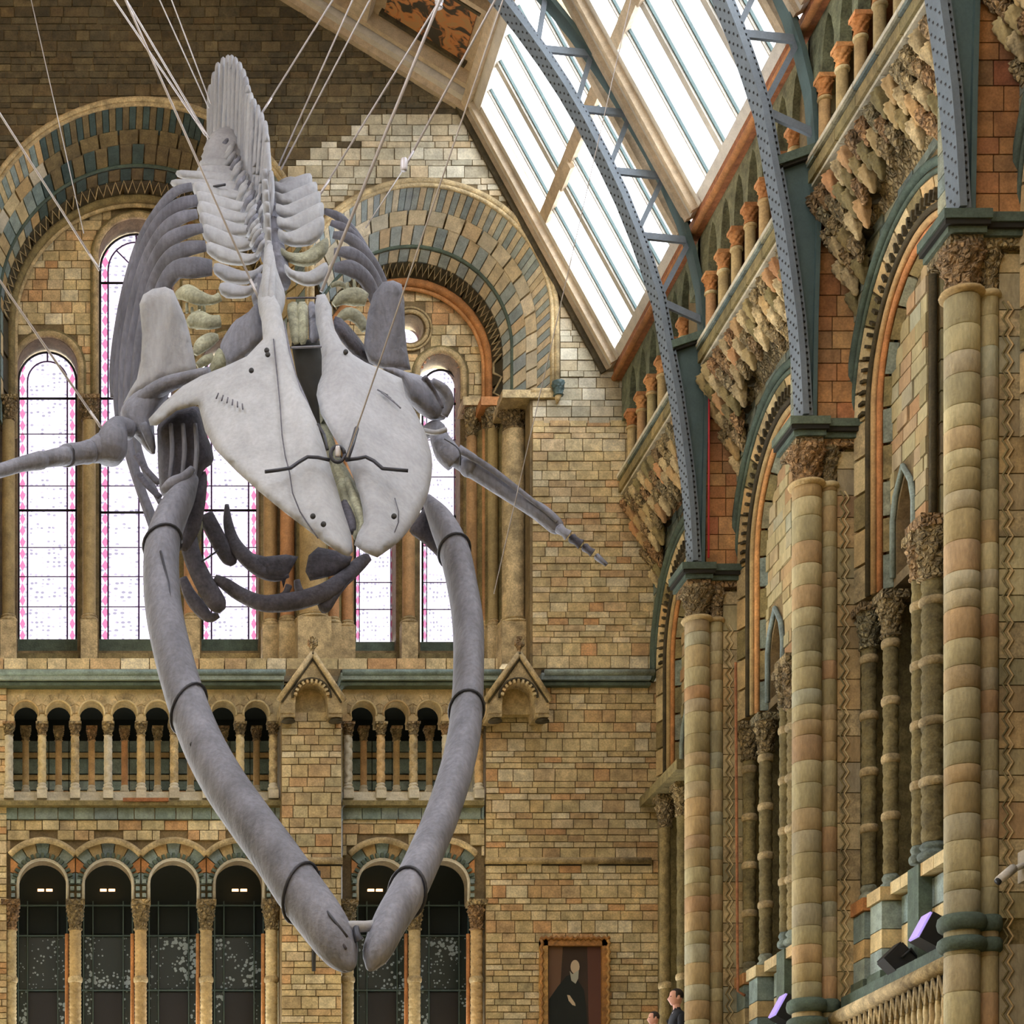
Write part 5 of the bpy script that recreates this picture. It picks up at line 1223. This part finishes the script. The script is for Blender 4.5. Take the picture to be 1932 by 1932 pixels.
# ---- vertebrae ----
tipL = [(414,545,21.7),(403,507,22.1),(389,468,22.5),(383,438,22.9),(378,415,23.2),(374,394,23.5),(370,376,23.8),(366,358,24.1)]
midL = [(444,562),(452,536),(445,500),(436,474),(430,448),(424,424),(420,402),(416,382)]
endL = [(484,548),(494,514),(491,489),(486,462),(482,440),(478,418),(474,398),(470,378)]
tipR = [None,(620,510,22.1),(621,464,22.5),(613,428,22.9),(612,402,23.2),(606,382,23.5),(600,364,23.8),(590,348,24.1)]
midR = [None,(586,540),(577,503),(562,466),(560,438),(556,414),(552,392),(548,370)]
endR = [None,(536,512),(529,482),(524,452),(522,428),(520,404),(518,382),(516,362)]
for i in range(8):
    Y = tipL[i][2]; h = 13 if i < 3 else 11
    tx, ty = tipL[i][:2]; mx, my = midL[i]; ex, ey = endL[i]
    hh = h+3 if i < 3 else h+9
    h = h if i < 3 else h+5
    v0 = slab('vertebra', [(tx, ty-hh*.9), (tx-4, ty), (tx+1, ty+hh*.7), ((tx+mx)/2-2, (ty+my)/2+hh*.75), (mx-6, my+1), (mx+14, my+2), (ex-10, (my+ey)/2+3), (ex, ey+2), (ex+4, ey-h*1.5), (ex-14, (my+ey)/2-h*1.1), (mx+4, my-h*1.9), ((tx+mx)/2+4, (ty+my)/2-h*1.5)], lambda x, y, Y=Y: Y-(x-tx)*.0012, .16, 'bone' if i != 3 else 'bone', edge=9, step=8)
    if tipR[i]:
        tx, ty = tipR[i][:2]; mx, my = midR[i]; ex, ey = endR[i]
        slab('vertebra_wing', [(tx-2, ty-hh*1.2), (tx, ty), (tx-2, ty+hh*.7), ((tx+mx)/2+2, (ty+my)/2+hh*.8), (mx+4, my+1), (mx-14, my), (ex+10, (my+ey)/2+1), (ex, ey), (ex, ey-h*1.5), (ex+14, (my+ey)/2-h*1.2), (mx-4, my-h*2.0), ((tx+mx)/2-2, (ty+my)/2-h*1.8)], lambda x, y, Y=Y: Y+(x-tx)*.0012, .16, 'bone' if i != 2 else 'boneol', edge=9, step=8)
    cx = (endL[i][0]+(endR[i] or endL[i])[0])/2+8
    bone('vertebra_body', [(cx+2, endL[i][1]+20, Y+.25, 24 if i else 18), (cx, endL[i][1]-14, Y+.35, 22)], 'bonegr')
    if i: bone('spine_process', [(505-i*.6, endL[i][1]+26, Y-.1, 5), (508-i, endL[i][1]-20, Y-.35, 7), (509-i*1.5, endL[i][1]-58, Y-.5, 5)], 'bone', ratio=1.8)
bone('spine_process', [(506,600,20.6,9),(505,560,20.7,11),(505,510,21.1,10),(508,470,21.5,7)], 'bone', ratio=1.6)
bone('spine_process', [(518,600,20.5,6),(512,560,20.6,8),(514,510,21.0,7),(513,480,21.4,4)], 'bone', ratio=1.6)
# lumbar wings fanned on the left shoulder of the spine
for i in range(7):
    Y = 24.4+i*.22; y = 352-i*14; xl = [322, 332, 372, 376, 380, 384, 394][i]; dy = [-6, -10, -2, 0, 0, 0, 0][i]
    slab('vertebra', [(xl, y+dy-8), (xl-3, y+dy), (xl+2, y+dy+7), (400-i, y+12), (436, y+24), (470-i*3, y+14), (474-i*3, y-6), (440, y-10), (404, y-14)], lambda x, yy, Y=Y: Y-(x-400)*.001, .15, 'bone', edge=10, step=9)
for i in range(4): slab('vertebra_wing', [(522, 366-i*8), (548, 346-i*5), (578-i*4, 352-i*5), (582-i*4, 366-i*5), (556, 368-i*5), (528, 384-i*6)], lambda x, y, i=i: 24.5+i*.2, .12, 'bone', edge=8, step=8)
bone('rib_wire', [(403,352,24.0,2.5),(425,348,23.9,2.5)], 'strap', n=5)
R9 = random.Random(5)
tips = [(397,158),(404,134),(411,116),(421,106),(430,102),(437,102),(444,106),(452,115),(459,128),(464,142),(468,158),(473,172),(479,184),(487,196),(494,210),(501,226),(504,250),(506,278),(512,320)]
for i, (x, y) in enumerate(tips):
    u = i/(len(tips)-1); Y = 27.2-u*3.6
    bx, by = 398+u*112+(4 if 4 < i < 11 else 0), 262+u*150
    if i < 4: bx = 396+i*6; by = 290
    w = 6.2 if i < 13 else 5.2
    slab('spine_process', [(x-w*.8, y+3), (x, y-2), (x+w*.8, y+3), (x+w+1.5, y+40), (bx+w+1, by-20), (bx+w*.5, by), (bx-w*.5, by), (bx-w, by-20), (x-w-1, y+40)], lambda px, py, Y=Y, y=y: Y-(py-y)*.0022, .17, 'bone', edge=6, step=7)
for i in range(26):
    u = i/25; x = 404+u*98+R9.uniform(-3, 3); y = 268+u*150+8*math.sin(i*2.1); Y = 26.0-u*2.9
    bone('joint_process', [(x-5, y+14, Y, 3), (x, y, Y-.1, 5), (x+7, y-16, Y+.05, 3)], 'bone' if i % 3 else 'bonegr', n=7, ratio=.8, sub=3)
for i in range(22):
    u = i/21; x = 428+u*66+R9.uniform(-4, 4); y = 272+u*190; Y = 25.4-u*3.1
    bone('joint_process', [(x-11, y+20, Y, 4), (x, y, Y-.12, 6), (x+8, y-12, Y, 3)], 'bone' if i % 4 else 'bonegr', n=7, ratio=.8, sub=3)
slab('lumbar_plate', [(390,262),(402,246),(432,236),(455,262),(474,300),(480,345),(455,372),(415,378),(382,352),(378,312),(384,284)], lambda x, y: 25.6-(y-240)*.006, .3, 'bone', edge=20)
# ---- metal rig on the snout, straps, cables ----
rg = root('snout_cradle', W(636, 860, 18.4), 'dark steel hoist bar with ring lying across the whale snout', 'hoist')
rod('bar', [W(x, y, SY(x, y)-.32) for x, y in ((500,890),(524,887),(548,883),(562,873),(580,862),(600,863),(622,868))], .017, 'strap', rg)
rod('bar', [W(x, y, SY(x, y)-.34) for x, y in ((652,868),(675,865),(690,862),(706,870),(722,884),(745,886),(770,888))], .017, 'strap', rg)
rod('ring', [W(637+13*math.cos(a*math.pi/8), 857+15*math.sin(a*math.pi/8), SY(637, 857)-.4) for a in range(17)], .017, 'strap', rg)
inst('shackle', unit('ring', uring, 'cable'), W(637, 862, SY(637, 857)-.4), (.022, .022, .09), rg)
rod('jaw_tie', [W(x, y, SY(x, y)-.3) for x, y in ((618,848),(612,820),(600,800))], .012, 'strap', rg)
rod('shackle_bar', [W(x, y, SY(x, y)-.38) for x, y in ((655,866),(664,840),(673,808))], .022, 'strap', rg)
def strap(name, label, P, idx, t=0, tilt=0):
    a = P[idx]; s = root(name, W(a[0], a[1], a[2]), label, 'strap', 'steel straps around the jawbones')
    i0, i1 = max(idx-1, 0), min(idx+1, len(P)-1)
    T = (W(*P[i1][:3])-W(*P[i0][:3])).normalized(); n1 = T.cross(Vector((0, 1, 0))).normalized(); n2 = T.cross(n1).normalized()
    r = a[3]*a[2]/F; C = W(*a[:3])+T*t; rt = 1.27 if P is LM else 1.42
    pts = [C+n1*math.cos(q*math.pi/12)*(r+.012)+n2*math.sin(q*math.pi/12)*(r*rt+.012)+T*tilt*math.cos(q*math.pi/12) for q in range(25)]
    rod('band', pts, .013, 'strap', s); return s
strap('jaw_strap', 'dark steel strap round the top of the left jawbone', LM, 3, .05, -.05)
strap('jaw_strap', 'dark steel strap round the middle of the left jawbone with ring', LM, 7, .15, -.12)
strap('jaw_strap', 'dark steel strap near the lower end of the left jawbone', LM, 12, .05, -.12)
strap('jaw_strap', 'dark steel strap round the top of the right jawbone', RM, 2, .0, .02)
strap('jaw_strap', 'dark steel strap round the middle of the right jawbone', RM, 6, .08, .03)
strap('jaw_strap', 'dark steel strap near the lower end of the right jawbone', RM, 11, 0, .1)
def tie(label, pts):
    o = root('tie_rod', pts[0], label, 'rod'); rod('wire', pts, .012, 'strap', o); return o
tie('thin wire and ring along the left jawbone above its middle strap', [W(303, 1040, 19.4), W(318, 1100, 19.2), W(330, 1200, 18.8), W(352, 1300, 18.25), W(366, 1335, 18.1), W(364, 1350, 18.1)])
tie('short rod along the lower end of the left jawbone', [W(596, 1690, 16.25), W(625, 1730, 16.0), W(655, 1768, 15.95)])
tie('thin chain hanging along the right jawbone to its middle strap', [W(905, 1200, 18.9), W(892, 1280, 18.6), W(882, 1312, 18.4), W(880, 1335, 18.3)])
CAB = [((0,215),(188,510),22.5,'Leftmost long pale cable reaching down to the tall arched window',.9),((0,530),(192,808),20.4,'Lowest left cable running down to the left flipper shoulder',.9),((52,-30),(158,440),29,'Faint thin grey cable in front of the left great arch',.5),
 ((202,-20),(388,255),24.5,'Upper of the two pale cables meeting left of the tail vertebrae',.95),((226,-20),(394,262),24.6,'Lower of the two pale cables meeting left of the tail vertebrae',.95),((228,-20),(488,562),20.9,'Long pale cable running down across the ribs to the skull left side',.9),
 ((292,-20),(394,204),26,'Left one of two thin grey cables to the tail tip',.6),((316,-20),(398,196),26.2,'Right one of two thin grey cables to the tail tip',.6),
 ((640,-20),(495,212),25,'Pale cable from the upper beam to the right side of the tail spines',.9),((674,-20),(526,312),24.2,'Left one of the close pair of cables right of the tail',.8),((708,-20),(530,320),24.1,'Right one of the close pair of cables right of the tail',.8),
 ((830,0),(603,368),23.6,'Pale cable down to the shoulder of the right vertebra wings',.9),((830,0),(606,550),20.7,'Thick pale cable from the ceiling down to the skull right side',1.3),
 ((945,-20),(762,318),21.5,'Pale cable with joint bead crossing the right great arch',1.0),((942,20),(655,862),18.1,'Long thin cable from the skylight down to the snout ring',.55),((1195,-20),(932,1120),20.2,'Faint thin wire crossing the plain brick wall behind the right flipper',.35),((762,318),(690,430),22.5,'Thin lower run of the beaded cable over the coloured arch blocks',.5)]
for (a, b, Y, lb, w) in CAB:
    o = root('suspension_cable', W(b[0], b[1], Y), lb, 'cable', 'cables holding up the whale skeleton')
    p, q = W(b[0], b[1], Y), W(a[0], a[1], Y)
    dirv = q-p; tz = (21.2+EYE if a[1] < 60 or a[0] == 0 else q.z); k = (tz-p.z)/max(dirv.z, .01)
    if b == (690, 430): k = 1
    sweep('wire', [p, p+dirv*k], .011*w*1.15, 'cable', o, n=6)
    if w > .8: sweep('fitting', [p, p+dirv.normalized()*.2], .014, 'cable', o, n=6)
o = root('cable_joint', W(762, 318, 21.5), 'small pale joint bead on the cable over the right great arch', 'fitting'); inst('bead', unit('ring', uring, 'cable'), W(762, 322, 21.48), (.03, .03, .12), o)
o = root('cable_hook', W(828, 4, 22), 'pale hook bundle where two cables meet at the ceiling panel', 'hook'); inst('hook_body', unit('capital', ucap, 'cable'), W(828, 16, 22), (.05, .05, .14), o)
# =============== people on the landing ===============
q = box('floor', (6.0, 28.2, EYE+4.0), (9.0, D-.05, EYE+4.22), 'olive'); q['kind'] = 'structure'
q = box('wall_back', (6.0, 28.2, 0), (9.0, 28.5, EYE+4.0), 'brick'); q['kind'] = 'structure'
def skin(name, verts, edges, rad, mat, par, sub=1):
    b = base_of(par); me = bpy.data.meshes.new(name); me.from_pydata([tuple(Vector(v)-b) for v in verts], edges, [])
    me.materials.append(M[mat]); o = bpy.data.objects.new(name, me); COL.objects.link(o); o.parent = par
    m = o.modifiers.new('skin', 'SKIN'); me.skin_vertices or None
    for i, r in enumerate(rad): me.skin_vertices[0].data[i].radius = (r, r) if not isinstance(r, tuple) else r
    me.skin_vertices[0].data[0].use_root = True
    s = o.modifiers.new('sub', 'SUBSURF'); s.levels = sub; s.render_levels = sub
    m.use_smooth_shade = True
    return o
def person(loc, h, label, jacket, hairc, face=-1, long=False, hold=False):
    o = root('person', loc, label, 'person'); k = h/1.78; L = Vector(loc)
    P = lambda x, y, z: L+Vector((x*k, y*k, z*k))
    # one continuous body, facing -x
    vs = [P(0,0,.95), P(0,0,1.1), P(-.01,0,1.28), P(.0,0,1.42), P(-.01,0,1.5), P(-.03,0,1.58),
          P(0,-.19,1.40), P(-.02,-.24,1.12), P(-.16,-.22,.95), P(-.24,-.2,.93), P(0,.19,1.40), P(-.02,.24,1.12), P(-.16,.22,.95), P(-.24,.2,.93),
          P(0,-.1,.88), P(-.01,-.1,.5), P(.02,-.1,.09), P(0,.1,.88), P(.02,.1,.5), P(.06,.1,.09)]
    ed = [(0,1),(1,2),(2,3),(3,4),(4,5),(3,6),(6,7),(7,8),(8,9),(3,10),(10,11),(11,12),(12,13),(0,14),(14,15),(15,16),(0,17),(17,18),(18,19)]
    rd = [.15,.14,.16,.13,.06,.055,.07,.05,.04,.035,.07,.05,.04,.035,.09,.065,.05,.09,.065,.05]
    rd = [r*k for r in rd]
    skin('body', vs, ed, rd, jacket, o)
    hd, hf = [], []
    prof = [(-.0,.0),(.055,.012),(.075,.05),(.085,.10),(.088,.15),(.078,.20),(.045,.235),(.0,.245)]
    n = 20
    for (r, z) in prof:
        for j in range(n):
            a = 2*math.pi*j/n; x, y = r*1.12*math.cos(a), r*.86*math.sin(a)
            if math.cos(a) < -.93: x += {.05: -.008, .1: -.028, .15: .004, .012: -.01}.get(z, 0)
            hd.append(P(-.03+x, y, 1.56+z))
    for i in range(len(prof)-1):
        for j in range(n): a, b = i*n+j, i*n+(j+1) % n; hf.append((a, b, b+n, a+n))
    hh = mk('head', hd, hf, 'skin', o, smooth=True)
    sweep('neck', [P(-.01,0,1.46), P(-.025,0,1.6)], .056*k, 'skin', o, n=10)
    for s in (-1, 1):
        inst('ear', unit('ring', uring, 'skin'), P(-.01, s*.075, 1.645), (.02*k, .012*k, .06*k), hh)
        inst('eye', unit('ring', uring, 'black'), P(-.115, s*.03, 1.69), (.008*k, .014*k, .012*k), hh)
        # hands with fingers
        hb = P(-.26, s*.21, .925)
        hn_ = sweep('hand', [hb+Vector((.03, 0, 0)), hb+Vector((-.05, 0, -.01))], [.03*k, .04*k], 'skin', o, flat=.5)
        for q_ in range(4): sweep('finger', [hb+Vector((-.05, (q_-1.5)*.017, -.01)), hb+Vector((-.09, (q_-1.5)*.018, -.02)), hb+Vector((-.105, (q_-1.5)*.018, -.045))], .008*k, 'skin', hn_, n=6)
        sweep('thumb', [hb+Vector((-.01, -s*.03, .0)), hb+Vector((-.05, -s*.05, .0))], .009*k, 'skin', hn_, n=6)
        sweep('shoe', [P(.08, s*.1, .04), P(-.06, s*.1, .04), P(-.16, s*.1, .03)], [.045*k, .05*k, .035*k], 'black', o, n=8)
    sweep('nose', [P(-.118, 0, 1.7), P(-.145, 0, 1.66), P(-.12, 0, 1.65)], [.008*k, .016*k, .01*k], 'skin', hh, n=7)
    sweep('mouth', [P(-.118, -.02, 1.618), P(-.124, 0, 1.618), P(-.118, .02, 1.618)], .005*k, 'pinkcloth', hh, n=5)
    hv, hf = [], []
    for i in range(9):
        for j in range(n):
            el = math.radians(88-i*(14 if not long else 17)); a = 2*math.pi*j/n
            r = math.cos(el); x, y, z = .108*r*math.cos(a), .086*r*math.sin(a), .108*math.sin(el)
            if math.cos(a) < -.35 and i > 3: x *= .6; y *= .6; z = max(z, .02)
            if math.cos(a) < -.35 and i > 3: x, y, z = x*.8, y*.8, .02
            hv.append(P(-.02+x, y, 1.715+z))
    for i in range(8):
        for j in range(n): a, b = i*n+j, i*n+(j+1) % n; hf.append((a, b, b+n, a+n))
    hf.append(tuple(range(n)))
    mk('hair', hv, hf, hairc, hh, smooth=True)
    sweep('shirt_collar', [P(-.06, -.03, 1.47), P(-.075, 0, 1.45), P(-.06, .03, 1.47), P(0, .05, 1.5), P(.04, 0, 1.51), P(0, -.05, 1.5), P(-.06, -.03, 1.47)], .014*k, 'shirt', o, n=6)
    return o
hp = W(1275, 1870, 30.4)
person((hp.x+.03, 30.4, EYE+4.22), hp.z-EYE-4.22, 'dark-haired man in a navy jacket in profile at the foot of the far pier', 'suit', 'hair')
hp = W(1232, 1912, 30.0)
person((hp.x+.03, 30.0, EYE+4.22), hp.z-EYE-4.22, 'second person barely showing a dark-haired head left of the man', 'pinkcloth', 'hair')
